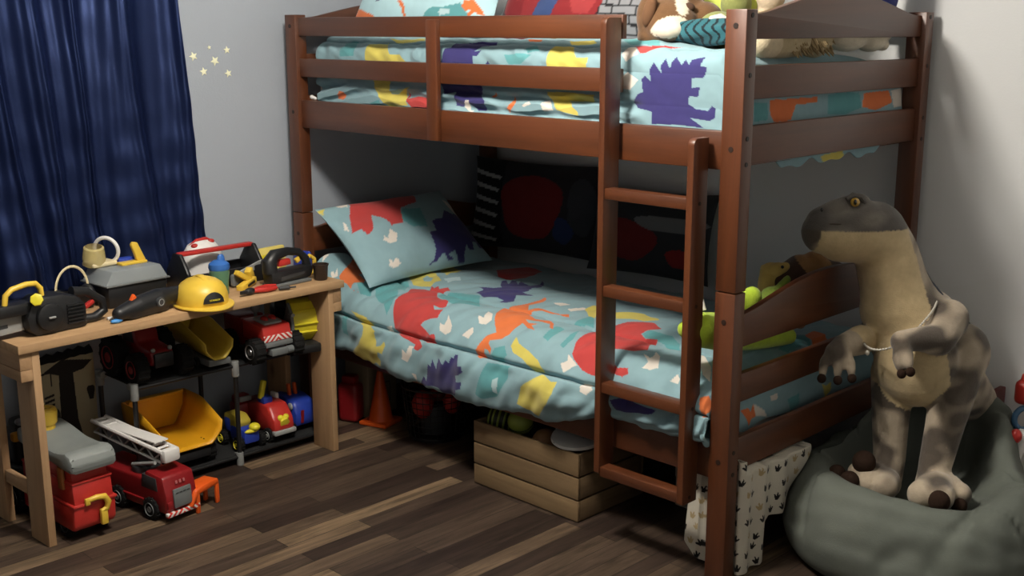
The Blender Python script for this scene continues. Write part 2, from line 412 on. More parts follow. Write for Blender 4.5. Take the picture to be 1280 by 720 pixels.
# printed motifs of the bedding, as outlines in the cloth's own (u, v)
PRINTS = {
 'LOWER': [
  ((94, 156, 160), [(0.1554,0.5135),(0.1414,0.4688),(0.1114,0.4018),(0.1001,0.3595),(0.1681,0.418),(0.2221,0.4927),(0.2035,0.4927),(0.2295,0.5312),(0.2402,0.5681),(0.2428,0.602),(0.2215,0.5743),(0.1995,0.5666),(0.1795,0.5497)]),
  ((94, 156, 160), [(0.2869,0.4642),(0.2802,0.4211),(0.3029,0.3988),(0.3456,0.4003),(0.4049,0.4758),(0.3596,0.505),(0.3429,0.5004)]),
  ((94, 156, 160), [(0.4917,0.8099),(0.5037,0.729),(0.513,0.6667),(0.5604,0.6551),(0.559,0.7229),(0.5377,0.7998),(0.5063,0.8229)]),
  ((178, 204, 208), [(0.5297,0.736),(0.541,0.7213),(0.539,0.7891),(0.531,0.7806)]),
  ((94, 156, 160), [(0.5163,0.6112),(0.5337,0.5982),(0.5477,0.6212),(0.5377,0.652),(0.5117,0.6382)]),
  ((94, 156, 160), [(0.5964,0.5497),(0.5897,0.5089),(0.5851,0.4804),(0.6037,0.4834),(0.6117,0.5242),(0.6104,0.5581)]),
  ((94, 156, 160), [(0.6378,0.5604),(0.6311,0.5065),(0.6311,0.4742),(0.6491,0.5327),(0.6498,0.5697)]),
  ((94, 156, 160), [(0.5891,0.4496),(0.5831,0.3926),(0.5804,0.3572),(0.6258,0.4196),(0.6011,0.4226)]),
  ((94, 156, 160), [(0.7111,0.4018),(0.7098,0.3764),(0.7518,0.3749),(0.7845,0.4026),(0.8105,0.448),(0.7638,0.418),(0.7258,0.4126)]),
  ((94, 156, 160), [(0.0841,0.5004),(0.1534,0.5142),(0.1701,0.5581),(0.1481,0.5643)]),
  ((94, 156, 160), [(0.1201,0.6297),(0.1388,0.632),(0.1394,0.756),(0.1268,0.7475)]),
  ((216, 116, 66), [(0.0567,0.5296),(0.0487,0.4904),(0.0127,0.4226),(0.0267,0.4242),(0.0387,0.4265),(0.068,0.4488),(0.0794,0.4842),(0.1067,0.4927),(0.1214,0.5142),(0.0987,0.525),(0.1141,0.5566),(0.1488,0.5612),(0.1094,0.555),(0.0874,0.5404),(0.0667,0.5404)]),
  ((222, 214, 203), [(0,0.5196),(0,0.4942),(0.0053,0.5065),(0.01,0.5335)]),
  ((222, 214, 203), [(0.0387,0.542),(0.0394,0.5304),(0.0467,0.5358),(0.042,0.5173),(0.0547,0.5327),(0.0487,0.5512)]),
  ((56, 52, 108), [(0.0053,0.4557),(0,0.4396),(0,0.445),(0,0.4172),(0.0047,0.4165),(0.03,0.4134),(0.042,0.4196),(0.0267,0.4219),(0,0.4219),(0.0013,0.4426)]),
  ((56, 52, 108), [(0.0434,0.418),(0.036,0.4049),(0.0314,0.3903),(0.036,0.3872),(0.0394,0.398),(0.0467,0.4134),(0.0647,0.4411)]),
  ((208, 194, 96), [(0.0927,0.3487),(0.0941,0.2995),(0.1308,0.3087),(0.2001,0.3557),(0.2235,0.4111),(0.2028,0.4165),(0.1808,0.4172),(0.1281,0.3772)]),
  ((140, 176, 186), [(0.1594,0.368),(0.1521,0.3487),(0.1781,0.3557),(0.1908,0.3764),(0.1801,0.3849)]),
  ((178, 204, 208), [(0.1948,0.3418),(0.2015,0.3025),(0.2188,0.3164),(0.2368,0.3741)]),
  ((184, 66, 64), [(0.2402,0.5527),(0.2388,0.5327),(0.2315,0.495),(0.2188,0.4657),(0.2302,0.448),(0.2322,0.4203),(0.2241,0.4072),(0.2408,0.4196),(0.2402,0.4049),(0.2528,0.4172),(0.2595,0.398),(0.2755,0.408),(0.2702,0.4219),(0.2762,0.4511),(0.3009,0.4819),(0.3442,0.4996),(0.3536,0.5235),(0.3489,0.5319),(0.3289,0.5343),(0.3376,0.5458),(0.3562,0.5373),(0.3609,0.572),(0.3489,0.5804),(0.3389,0.5935),(0.3356,0.6059),(0.3462,0.6128),(0.3636,0.6251),(0.3722,0.6182),(0.3769,0.6274),(0.3729,0.6497),(0.3642,0.6551),(0.3316,0.6413),(0.3536,0.6805),(0.3516,0.6944),(0.3442,0.7121),(0.3362,0.7052),(0.3349,0.6821),(0.3029,0.6597),(0.2728,0.6359),(0.2628,0.612)]),
  ((222, 214, 203), [(0.3729,0.5835),(0.3836,0.5866),(0.3849,0.5704),(0.3776,0.5512),(0.4036,0.5828),(0.4083,0.6012),(0.3976,0.6112),(0.3803,0.6035)]),
  ((222, 214, 203), [(0.2462,0.6382),(0.2615,0.6282),(0.2622,0.6382),(0.2575,0.652)]),
  ((222, 214, 203), [(0.3089,0.719),(0.3195,0.7336),(0.3242,0.6944),(0.3336,0.6952),(0.3322,0.7329),(0.3202,0.7714),(0.3082,0.7621)]),
  ((222, 214, 203), [(0.3276,0.8176),(0.3362,0.8191),(0.3316,0.9038),(0.3329,0.8491)]),
  ((208, 194, 96), [(0.1474,0.6197),(0.1761,0.6228),(0.1955,0.6251),(0.2055,0.6467),(0.2275,0.699),(0.2041,0.7105),(0.1908,0.659),(0.1614,0.6282)]),
  ((208, 194, 96), [(0.1881,0.6351),(0.2028,0.6313),(0.2161,0.6543),(0.2288,0.6697),(0.2268,0.7105),(0.2382,0.7452),(0.2495,0.7352),(0.2555,0.7144),(0.2608,0.7298),(0.2535,0.7729),(0.2415,0.7691),(0.2375,0.7968),(0.2462,0.8114),(0.2408,0.8445),(0.2275,0.8345),(0.2121,0.8661),(0.1761,0.8607),(0.1461,0.8576),(0.1868,0.7644),(0.1988,0.7113),(0.1941,0.6644)]),
  ((56, 52, 108), [(0.3316,0.9038),(0.3542,0.8168),(0.3616,0.8329),(0.3722,0.7552),(0.3789,0.7606),(0.3816,0.7313),(0.3956,0.7637),(0.3989,0.7167),(0.4169,0.7321),(0.4223,0.7082),(0.4283,0.7213),(0.4336,0.6882),(0.4383,0.6913),(0.4403,0.6713),(0.4476,0.6697),(0.459,0.7159),(0.469,0.7082),(0.4696,0.7321),(0.4603,0.7475),(0.4483,0.7567),(0.4503,0.7806),(0.4643,0.7729),(0.4623,0.8022),(0.451,0.8099),(0.4456,0.8345),(0.4023,0.8668),(0.3949,0.8391),(0.3616,0.8522)]),
  ((56, 52, 108), [(0.3195,0.3826),(0.3175,0.358),(0.2969,0.3487),(0.3249,0.3387),(0.3309,0.321),(0.2695,0.2602),(0.2682,0.2487),(0.2989,0.2694),(0.2708,0.2386),(0.2789,0.2348),(0.3102,0.2579),(0.2789,0.2248),(0.3082,0.2425),(0.3282,0.2456),(0.3296,0.2294),(0.3015,0.1963),(0.3182,0.2063),(0.3529,0.2425),(0.3516,0.2625),(0.3789,0.2972),(0.3769,0.3118),(0.4116,0.321),(0.3929,0.3495),(0.4156,0.3826),(0.4109,0.4018),(0.3976,0.4042),(0.3989,0.3918),(0.3816,0.3903),(0.3596,0.4049)]),
  ((216, 116, 66), [(0.447,0.4688),(0.4316,0.4042),(0.4403,0.3734),(0.4476,0.3418),(0.4416,0.3233),(0.4556,0.3364),(0.4596,0.3526),(0.451,0.3818),(0.4777,0.418),(0.4797,0.3995),(0.4997,0.4018),(0.521,0.4018),(0.539,0.4026),(0.5497,0.3895),(0.5577,0.3995),(0.5464,0.4034),(0.523,0.4088),(0.5017,0.4088),(0.489,0.4211),(0.5117,0.4604),(0.531,0.4704),(0.5477,0.4488),(0.5697,0.4665),(0.5924,0.505),(0.5844,0.5027),(0.5657,0.4734),(0.5384,0.4819),(0.5223,0.4896),(0.539,0.5042),(0.553,0.4942),(0.549,0.5096),(0.571,0.5358),(0.5484,0.5258),(0.5284,0.5096),(0.5304,0.5366),(0.5304,0.5627),(0.5223,0.5828),(0.5017,0.5966),(0.501,0.6051),(0.5097,0.6159),(0.509,0.6313),(0.5023,0.6205),(0.4963,0.6212),(0.4977,0.6374),(0.4937,0.6597),(0.4797,0.6413),(0.485,0.612),(0.4903,0.5866),(0.503,0.5704),(0.4716,0.5219)]),
  ((222, 214, 203), [(0.439,0.5304),(0.4536,0.5335),(0.437,0.4919),(0.4576,0.5058),(0.4696,0.5304),(0.4696,0.555),(0.4556,0.5558)]),
  ((222, 214, 203), [(0.4843,0.351),(0.4943,0.3364),(0.5103,0.3341),(0.511,0.3664)]),
  ((222, 214, 203), [(0.5284,0.3664),(0.5324,0.321),(0.541,0.3279),(0.5417,0.3741)]),
  ((222, 214, 203), [(0.437,0.6028),(0.451,0.5735),(0.4616,0.5897),(0.4583,0.6089)]),
  ((208, 194, 96), [(0.5477,0.5751),(0.5504,0.5697),(0.5604,0.5843),(0.5877,0.5974),(0.6157,0.6151),(0.6284,0.6359),(0.6298,0.6382),(0.6071,0.6443),(0.5817,0.6205),(0.557,0.6105),(0.549,0.5974)]),
  ((208, 194, 96), [(0.5377,0.3279),(0.5304,0.2925),(0.5597,0.3025),(0.5984,0.3811),(0.5764,0.368)]),
  ((184, 66, 64), [(0.6718,0.5781),(0.6598,0.5381),(0.6544,0.4996),(0.6484,0.4557),(0.6504,0.3957),(0.6558,0.3626),(0.6691,0.3341),(0.6891,0.3341),(0.7218,0.3595),(0.7078,0.3795),(0.7098,0.4026),(0.7292,0.418),(0.7472,0.4095),(0.7518,0.4203),(0.7565,0.4511),(0.7759,0.4935),(0.7572,0.5158),(0.7298,0.5289),(0.7438,0.5704),(0.7585,0.5835),(0.7765,0.5781),(0.7805,0.592),(0.7732,0.6035),(0.7558,0.6005),(0.7225,0.6159),(0.7005,0.6074),(0.6845,0.5935)]),
  ((222, 214, 203), [(0.6611,0.6082),(0.6711,0.5966),(0.6651,0.5804),(0.6905,0.6012),(0.6831,0.6128),(0.6718,0.6289)]),
  ((222, 214, 203), [(0.7819,0.5196),(0.7952,0.525),(0.7979,0.515),(0.7952,0.5019),(0.8059,0.5089),(0.8239,0.5566),(0.8139,0.5689),(0.7965,0.5651),(0.7972,0.5389)]),
  ((222, 214, 203), [(0.8539,0.5828),(0.8599,0.5597),(0.8666,0.572),(0.8666,0.5835)]),
  ((222, 214, 203), [(0.7065,0.6405),(0.7198,0.6397),(0.7292,0.6605),(0.7211,0.6859),(0.7105,0.6782)]),
  ((216, 116, 66), [(0.9113,0.5966),(0.9199,0.5804),(0.934,0.5781),(0.962,0.6012),(0.9193,0.6543)]),
  ((56, 52, 108), [(0.7598,0.6851),(0.7765,0.6682),(0.8339,0.6667),(0.8459,0.669),(0.8399,0.6882),(0.8079,0.7206),(0.7665,0.7552)]),
  ((222, 214, 203), [(0.8412,0.438),(0.8612,0.4565),(0.8913,0.4996),(0.9079,0.5404),(0.8899,0.5319)]),
  ((208, 194, 96), [(0.5804,0.8091),(0.5924,0.7321),(0.6137,0.6851),(0.6291,0.6497),(0.6591,0.6674),(0.6691,0.662),(0.6671,0.7144),(0.6578,0.7575),(0.6278,0.8406),(0.5997,0.8229)]),
  ((184, 66, 64), [(0.1714,0.1932),(0.1708,0.1247),(0.2155,0.1216),(0.2502,0.1901),(0.2201,0.2256)]),
  ((208, 194, 96), [(0.1261,0.2856),(0.0674,0.2102),(0.1421,0.2487),(0.1755,0.3141)]),
  ((208, 194, 96), [(0.5917,0.3141),(0.6311,0.2825),(0.6731,0.2933),(0.6651,0.3287),(0.6298,0.361)]),
  ((94, 156, 160), [(0.8953,0.291),(0.8579,0.2032),(0.8746,0.1909),(0.8959,0.2125),(0.9019,0.2771)]),
  ((216, 116, 66), [(0.8719,0.1948),(0.8672,0.1678),(0.8953,0.1694),(0.8966,0.2063)]),
  ((216, 116, 66), [(0.966,0.4657),(0.9586,0.4219),(0.986,0.3872),(0.9807,0.4357)]),
  ((222, 214, 203), [(0.9586,0.4219),(0.984,0.3795),(1,0.3626),(0.984,0.4057)]),
  ((222, 214, 203), [(0.9666,0.368),(0.9646,0.3457),(0.9746,0.3433),(0.9767,0.361)]),
  ((208, 194, 96), [(0.9653,0.2225),(0.966,0.2009),(0.984,0.1963),(0.9907,0.2079)]),
  ((94, 156, 160), [(0.9773,0.3102),(0.9746,0.2779),(0.9947,0.271),(0.9993,0.2918)]),
 ],
 'UPPER': [
  ((208, 194, 96), [(0.1354,0.5005),(0.1661,0.4595),(0.1988,0.5587),(0.2241,0.5605),(0.2395,0.6015),(0.2382,0.636),(0.1374,0.6451),(0.1361,0.596)]),
  ((208, 194, 96), [(0.1608,0.4304),(0.2362,0.404),(0.2522,0.4413),(0.1855,0.4577)]),
  ((94, 156, 160), [(0.0627,0.5223),(0.1007,0.5187),(0.1021,0.5732),(0.068,0.5796)]),
  ((94, 156, 160), [(0.06,0.4586),(0.0881,0.4577),(0.1034,0.5187),(0.074,0.525)]),
  ((208, 194, 96), [(0.1608,0.6752),(0.1981,0.6843),(0.1968,0.7871),(0.2115,0.7853),(0.2335,0.7489),(0.2455,0.7352),(0.2275,0.7834),(0.2402,0.8435),(0.1875,0.8599),(0.1681,0.8089),(0.1548,0.7534)]),
  ((184, 66, 64), [(0.2375,0.7543),(0.2362,0.8071),(0.2602,0.7907),(0.2815,0.7934),(0.2969,0.8098),(0.2995,0.8526),(0.2495,0.8535),(0.2315,0.808)]),
  ((216, 116, 66), [(0.0634,0.7843),(0.0754,0.7889),(0.0714,0.838),(0.05,0.8362)]),
  ((94, 156, 160), [(0.1441,0.8462),(0.1681,0.8226),(0.1734,0.8553),(0.1488,0.8653)]),
  ((56, 52, 108), [(0.3195,0.7325),(0.3222,0.6069),(0.3256,0.5778),(0.3256,0.5241),(0.3396,0.5187),(0.3376,0.475),(0.3582,0.4577),(0.3889,0.4495),(0.4176,0.4495),(0.4123,0.4941),(0.4003,0.505),(0.3916,0.535),(0.4049,0.5241),(0.3996,0.556),(0.3916,0.5578),(0.3923,0.6015),(0.4089,0.7298),(0.4003,0.7643),(0.4163,0.7898),(0.4103,0.8471),(0.3949,0.8499),(0.3742,0.7889),(0.3669,0.8326),(0.3462,0.828),(0.3442,0.7862),(0.3476,0.7543),(0.3256,0.768)]),
  ((222, 214, 203), [(0.3716,0.7934),(0.3809,0.7916),(0.3803,0.8462),(0.3883,0.849),(0.3836,0.8599),(0.3689,0.8326)]),
  ((56, 52, 108), [(0.4163,0.5996),(0.4216,0.5787),(0.4249,0.5987)]),
  ((94, 156, 160), [(0.4556,0.546),(0.4923,0.5396),(0.511,0.545),(0.489,0.5933),(0.4643,0.5951)]),
  ((94, 156, 160), [(0.493,0.5141),(0.5057,0.4804),(0.5237,0.5259),(0.5023,0.5359)]),
  ((208, 194, 96), [(0.5404,0.5405),(0.543,0.4677),(0.5744,0.4732),(0.5924,0.5496),(0.6144,0.5487),(0.6111,0.6442),(0.5397,0.6442)]),
  ((208, 194, 96), [(0.5524,0.4222),(0.5931,0.4113),(0.6084,0.4449),(0.5637,0.454)]),
  ((216, 116, 66), [(0.471,0.4222),(0.5003,0.4204),(0.5043,0.4431),(0.483,0.4513)]),
  ((208, 194, 96), [(0.543,0.7252),(0.5797,0.7207),(0.6298,0.7279),(0.6258,0.7652),(0.5784,0.7671),(0.5991,0.8135),(0.6011,0.8362),(0.5584,0.8135),(0.5464,0.7643)]),
  ((222, 214, 203), [(0.529,0.7807),(0.543,0.7689),(0.5524,0.8153),(0.5344,0.8271)]),
  ((222, 214, 203), [(0.493,0.8007),(0.5037,0.778),(0.511,0.7907),(0.4963,0.8089)]),
  ((216, 116, 66), [(0.4696,0.7352),(0.469,0.7616),(0.479,0.7953),(0.4663,0.8462),(0.4623,0.8226),(0.4683,0.7916)]),
  ((216, 116, 66), [(0.4249,0.7671),(0.4403,0.7398),(0.4336,0.7662),(0.429,0.7734)]),
  ((222, 214, 203), [(0.6718,0.5287),(0.6791,0.4641),(0.7005,0.5268),(0.6831,0.5669)]),
  ((222, 214, 203), [(0.6738,0.6415),(0.6858,0.6142),(0.7065,0.6479),(0.6925,0.6952),(0.6771,0.6888)]),
  ((56, 52, 108), [(0.6951,0.7571),(0.7065,0.7125),(0.7158,0.7015),(0.7131,0.6433),(0.7191,0.6269),(0.7292,0.6542),(0.7265,0.6005),(0.7325,0.5632),(0.7452,0.6124),(0.7445,0.5751),(0.7492,0.5414),(0.7585,0.5924),(0.7605,0.5587),(0.7652,0.5332),(0.7765,0.5723),(0.7805,0.5441),(0.7872,0.5705),(0.7899,0.5469),(0.8085,0.5296),(0.8045,0.5751),(0.8152,0.5787),(0.8132,0.6106),(0.8099,0.6288),(0.7932,0.6306),(0.7932,0.6733),(0.8052,0.6679),(0.8025,0.7125),(0.7892,0.7097),(0.7872,0.7452),(0.7992,0.7662),(0.8172,0.7716),(0.8232,0.7489),(0.8292,0.7607),(0.8286,0.7998),(0.8212,0.8153),(0.7905,0.808),(0.8125,0.849),(0.7752,0.8435),(0.7305,0.848),(0.7305,0.7916),(0.7205,0.7843),(0.7038,0.7789)]),
  ((184, 66, 64), [(0.6758,0.4595),(0.7205,0.4577),(0.7565,0.4477),(0.7278,0.4659),(0.7118,0.5159),(0.7025,0.5205)]),
  ((94, 156, 160), [(0.6271,0.3703),(0.7125,0.4277),(0.7205,0.4577),(0.6678,0.4531)]),
  ((216, 116, 66), [(0.8959,0.354),(0.8919,0.2784),(0.8899,0.2439),(0.8966,0.2439),(0.8999,0.2884),(0.9179,0.2985),(0.9213,0.3412),(0.9139,0.353)]),
  ((94, 156, 160), [(0.8886,0.2266),(0.8839,0.1656),(0.9039,0.1601),(0.9139,0.1884),(0.9153,0.2257)]),
  ((216, 116, 66), [(0.8833,0.1556),(0.8719,0.1001),(0.8893,0.091),(0.9053,0.1283),(0.9039,0.1601)]),
  ((94, 156, 160), [(0.8993,0.4122),(0.8986,0.3612),(0.9199,0.3594),(0.9233,0.4095)]),
  ((208, 194, 96), [(0.968,0.232),(0.9626,0.1911),(1,0.1656),(0.9746,0.1965),(0.9753,0.2257)]),
  ((222, 214, 203), [(0.8712,0.0937),(0.8519,0.0328),(0.8786,0.0328),(0.8966,0.0874)]),
 ],
 'PILLOWA': [
  ((94, 156, 160), [(0.479,0.6992),(0.6293,0.6867),(0.5812,0.4386),(0.4649,0.4712),(0.4108,0.5815)]),
  ((184, 66, 64), [(0.2084,0.9699),(0.3287,0.9674),(0.5511,0.9549),(0.7194,0.9724),(0.6353,0.7794),(0.4709,0.7168),(0.4148,0.5313),(0.3206,0.5188),(0.2986,0.619),(0.2525,0.7193),(0.1764,0.5213),(0.1303,0.4937),(0.1102,0.5764),(0.0481,0.5714),(0.1162,0.7469)]),
  ((222, 214, 203), [(0.1242,0.9825),(0.2044,0.9724),(0.1643,0.9098),(0.1102,0.9273)]),
  ((222, 214, 203), [(0.0681,0.7494),(0.0701,0.7118),(0.0441,0.6065),(0.0321,0.6541)]),
  ((222, 214, 203), [(0.2305,0.4411),(0.2445,0.3985),(0.2926,0.4862),(0.3267,0.4286),(0.2906,0.3383),(0.2365,0.3383),(0.2104,0.391)]),
  ((222, 214, 203), [(0.1784,0.183),(0.1904,0.1353),(0.2265,0.1654),(0.2405,0.0927),(0.1884,0.0802),(0.1603,0.1128)]),
  ((208, 194, 96), [(0,0.9674),(0.0441,0.9749),(0.008,0.9073),(0,0.9323)]),
  ((56, 52, 108), [(0.4609,0.0351),(0.501,0.0627),(0.5371,0.1654),(0.5691,0.3659),(0.6253,0.3784),(0.6453,0.5038),(0.7415,0.5113),(0.8297,0.6316),(0.8878,0.5764),(0.976,0.609),(0.9699,0.5313),(0.9699,0.4586),(0.976,0.3383),(0.984,0.2005),(0.99,0.1353),(0.9259,0.1303),(0.9379,0.2055),(0.8778,0.188),(0.8637,0.1053),(0.8236,0.1053),(0.8036,0.1629),(0.7535,0.0526),(0.7615,0.0025),(0.6974,0.0125),(0.6814,0.1078),(0.6132,0.0802),(0.6613,0.0351),(0.6092,0.0351),(0.5852,0.1053),(0.515,0.0426)]),
  ((222, 214, 203), [(0.8838,0.7769),(0.978,0.7293),(0.9719,0.5589),(0.9699,0.5363),(0.9038,0.6817)]),
 ],
 'PILLOWU': [
  ((216, 116, 66), [(0.006,0.1128),(0.01,0.1905),(0.014,0.2331),(0.1222,0.1679),(0.2144,0.1078),(0.2365,0.0501),(0.002,0.0451)]),
  ((216, 116, 66), [(0.3768,0.2356),(0.4068,0.2356),(0.4329,0.1855),(0.4429,0.1003),(0.4248,0.0977),(0.4148,0.1704)]),
  ((94, 156, 160), [(0.5731,0.0902),(0.6012,0.1454),(0.6373,0.1729),(0.7034,0.1754),(0.8116,0.218),(0.8317,0.1729),(0.8758,0.1253),(0.8657,0.0777),(0.5691,0.0476)]),
  ((178, 204, 208), [(0.6713,0.1278),(0.6954,0.1629),(0.7515,0.1554),(0.7435,0.1253),(0.7074,0.1103),(0.6894,0.0952)]),
  ((216, 116, 66), [(0.8216,0.1955),(0.8357,0.2456),(0.8858,0.2581),(0.9299,0.2105),(0.9599,0.1454),(0.9359,0.1404),(0.9018,0.1579),(0.8758,0.1228),(0.8537,0.1203),(0.8758,0.1704),(0.8417,0.1579)]),
  ((56, 52, 108), [(0.1764,0.2657),(0.2465,0.2506),(0.2184,0.2406)]),
  ((222, 214, 203), [(0.014,0.2356),(0.014,0.2657),(0.012,0.2055),(0.012,0.2055)]),
 ],
}

# ------------------------------------------------------------------ the room
XW, YB, XR, YF, ZC = -0.075, 1.078, 4.6, -3.4, 2.44

def floor_material():
    m, nt, n, l, b = newmat('dark_plank_floor')
    tc = n.new('ShaderNodeTexCoord'); mp = n.new('ShaderNodeMapping'); mp.inputs['Rotation'].default_value = (0, 0, pi / 2)
    br = n.new('ShaderNodeTexBrick'); br.offset = 0.37; br.offset_frequency = 2
    br.inputs['Color1'].default_value = (0, 0, 0, 1); br.inputs['Color2'].default_value = (1, 1, 1, 1)
    br.inputs['Mortar'].default_value = (0, 0, 0, 1)
    br.inputs['Scale'].default_value = 1.0; br.inputs['Brick Width'].default_value = 0.72; br.inputs['Row Height'].default_value = 0.068
    br.inputs['Mortar Size'].default_value = 0.0012; br.inputs['Bias'].default_value = 0.0
    l.new(tc.outputs['Object'], mp.inputs['Vector']); l.new(mp.outputs['Vector'], br.inputs['Vector'])
    cr = n.new('ShaderNodeValToRGB'); e = cr.color_ramp.elements
    e[0].position = 0.0; e[0].color = lin((44, 34, 30)); e[1].position = 1.0; e[1].color = lin((132, 112, 88))
    for p, c in ((0.3, (64, 52, 45)), (0.6, (76, 63, 53)), (0.85, (100, 84, 68))):
        k = e.new(p); k.color = lin(c)
    l.new(br.outputs['Color'], cr.inputs['Fac'])
    # grain
    m2 = n.new('ShaderNodeMapping'); m2.inputs['Scale'].default_value = (22, 1.6, 1)
    no = n.new('ShaderNodeTexNoise'); no.inputs['Scale'].default_value = 2.2; no.inputs['Detail'].default_value = 9
    no.inputs['Roughness'].default_value = 0.7; no.inputs['Distortion'].default_value = 0.8
    l.new(tc.outputs['Object'], m2.inputs['Vector']); l.new(m2.outputs['Vector'], no.inputs['Vector'])
    g = n.new('ShaderNodeValToRGB'); g.color_ramp.elements[0].position = 0.32; g.color_ramp.elements[1].position = 0.68
    g.color_ramp.elements[0].color = (0.34, 0.33, 0.32, 1); g.color_ramp.elements[1].color = (1.5, 1.46, 1.40, 1)
    l.new(no.outputs['Fac'], g.inputs['Fac'])
    mx = n.new('ShaderNodeMix'); mx.data_type = 'RGBA'; mx.blend_type = 'MULTIPLY'; mx.inputs['Factor'].default_value = 1
    l.new(cr.outputs['Color'], mx.inputs['A']); l.new(g.outputs['Color'], mx.inputs['B'])
    # plank edges
    m3 = n.new('ShaderNodeMix'); m3.data_type = 'RGBA'; m3.inputs['B'].default_value = lin((18, 14, 12))
    l.new(br.outputs['Fac'], m3.inputs['Factor']); l.new(mx.outputs['Result'], m3.inputs['A'])
    l.new(m3.outputs['Result'], b.inputs['Base Color'])
    b.inputs['Roughness'].default_value = 0.5; b.inputs['Specular IOR Level'].default_value = 0.35
    bu = n.new('ShaderNodeBump'); bu.inputs['Strength'].default_value = 0.15; bu.inputs['Distance'].default_value = 0.002
    l.new(no.outputs['Fac'], bu.inputs['Height']); l.new(bu.outputs['Normal'], b.inputs['Normal'])
    return m

M_wall_blue = mat('blue_grey_paint', (160, 167, 176), 0.75, spec=0.25, var=(3, 0.02), bump=(140, 0.12))
M_wall_side = mat('bright_white_paint', (236, 237, 236), 0.7, spec=0.25, var=(3, 0.01), bump=(140, 0.12))
M_wall_dim = mat('grey_paint_front', (120, 124, 130), 0.8, spec=0.2, var=(3, 0.02), bump=(140, 0.12))
M_wall_white = mat('off_white_paint', (222, 224, 224), 0.75, spec=0.25, var=(3, 0.015), bump=(140, 0.12))
M_ceiling = mat('ceiling_paint', (215, 215, 212), 0.9, spec=0.1, var=(3, 0.01), bump=(90, 0.2))
struct(MB().span((XW - .1, YF - .1, -.1), (XR + .1, YB + .1, 0)).build('floor', floor_material()))
struct(MB().span((XW - .1, YF - .1, ZC), (XR + .1, YB + .1, ZC + .1)).build('ceiling', M_ceiling))
struct(MB().span((XW - .1, YF - .1, 0), (XW, YB + .1, ZC)).build('wall_left', M_wall_blue))
struct(MB().span((XW, YB, 0), (XR, YB + .1, ZC)).build('wall_back', M_wall_white))
struct(MB().span((XR, YF - .1, 0), (XR + .1, YB + .1, ZC)).build('wall_right', M_wall_side))
struct(MB().span((XW, YF - .1, 0), (XR, YF, ZC)).build('wall_front', M_wall_dim))

# --- blue satin curtain
M_satin = mat('navy_satin', (30, 41, 78), 0.42, metal=.6, spec=0.6, var=(2.0, 0.10), bump=(300, 0.05), sheen=0.0)
M_satin.node_tree.nodes['Principled BSDF'].inputs['Specular Tint'].default_value = (.55, .70, 1, 1)
nu, nv = 520, 150
uu = np.linspace(0, 1, nu)[:, None] * np.ones((1, nv)); zz = np.linspace(0.665, 2.26, nv)[None, :] * np.ones((nu, 1))
right = -0.44 + 0.085 * np.clip((1.65 - zz) / 1.0, 0, 1) ** 1.3
Yc = -1.75 + uu * (right + 1.75)
low = np.clip((2.2 - zz) / 1.5, 0, 1)
ph = uu * 2 * pi * 8.5 + 1.5 * np.sin(uu * 9 + zz * .9) + 0.9 * np.sin(uu * 21 - zz * 1.7) * low + .5 * np.sin(uu * 41 + 2 * zz) * low
fold = np.sin(ph); fold = np.sin(ph) + .22 * np.sin(2 * ph + 1.3 * zz) + .10 * np.sin(5 * ph - 2 * zz) * (.4 + low)
Xc = -0.010 + 0.028 * fold + 0.012 * np.sin(2 * ph + 2.2 * zz + 1) * low
Pc = np.stack([Xc, Yc + 0.010 * np.cos(ph) , zz], -1)
Xc = Xc + wobble(Pc * np.array([1, 1, .35]), 21, .034, 3.2, 7) * low + wobble(Pc * np.array([1, 1, .8]), 5, .014, 6, 7) * low
Xc = -.005 + .058 * np.tanh((Xc + .005) / .058)
Pc[..., 0] = Xc
cur = surf('curtain', Pc, None, M_satin, thick=0.002)
tag(cur, 'dark blue satin curtain hanging in folds on the left wall', 'curtain')

# --- glow stars on the left wall
M_star = mat('pale_glow_plastic', (238, 238, 205), 0.5, var=(30, 0.03))
for (p, r, a, lab) in (((-0.075, -0.278, 1.454), .0085, .2, 'tiny faint glow star, topmost of the stars stuck on the left wall'),
                  ((-0.075, -0.206, 1.444), .0145, .05, 'glow star at the upper right of the cluster on the left wall'),
                  ((-0.075, -0.344, 1.424), .0175, .35, 'glow star nearest the blue curtain on the left wall'),
                  ((-0.075, -0.258, 1.406), .019, .5, 'largest and yellowest glow star in the middle of the wall cluster'),
                  ((-0.075, -0.306, 1.369), .0165, .15, 'glow star at the lower left of the cluster, below the curtain side one'),
                  ((-0.075, -0.205, 1.360), .0155, .3, 'lowest glow star of the wall cluster, nearest the bunk bed')):
    poly = [((r if k % 2 == 0 else r * .45) * cos(a + pi / 2 + k * pi / 5), (r if k % 2 == 0 else r * .45) * sin(a + pi / 2 + k * pi / 5)) for k in range(10)]
    o = MB().prism(poly, .003, YZ, bev=.0006).build('star_sticker', M_star, loc=(-0.0735, p[1], p[2]))
    tag(o, lab, 'sticker', 'glow stars on the wall')

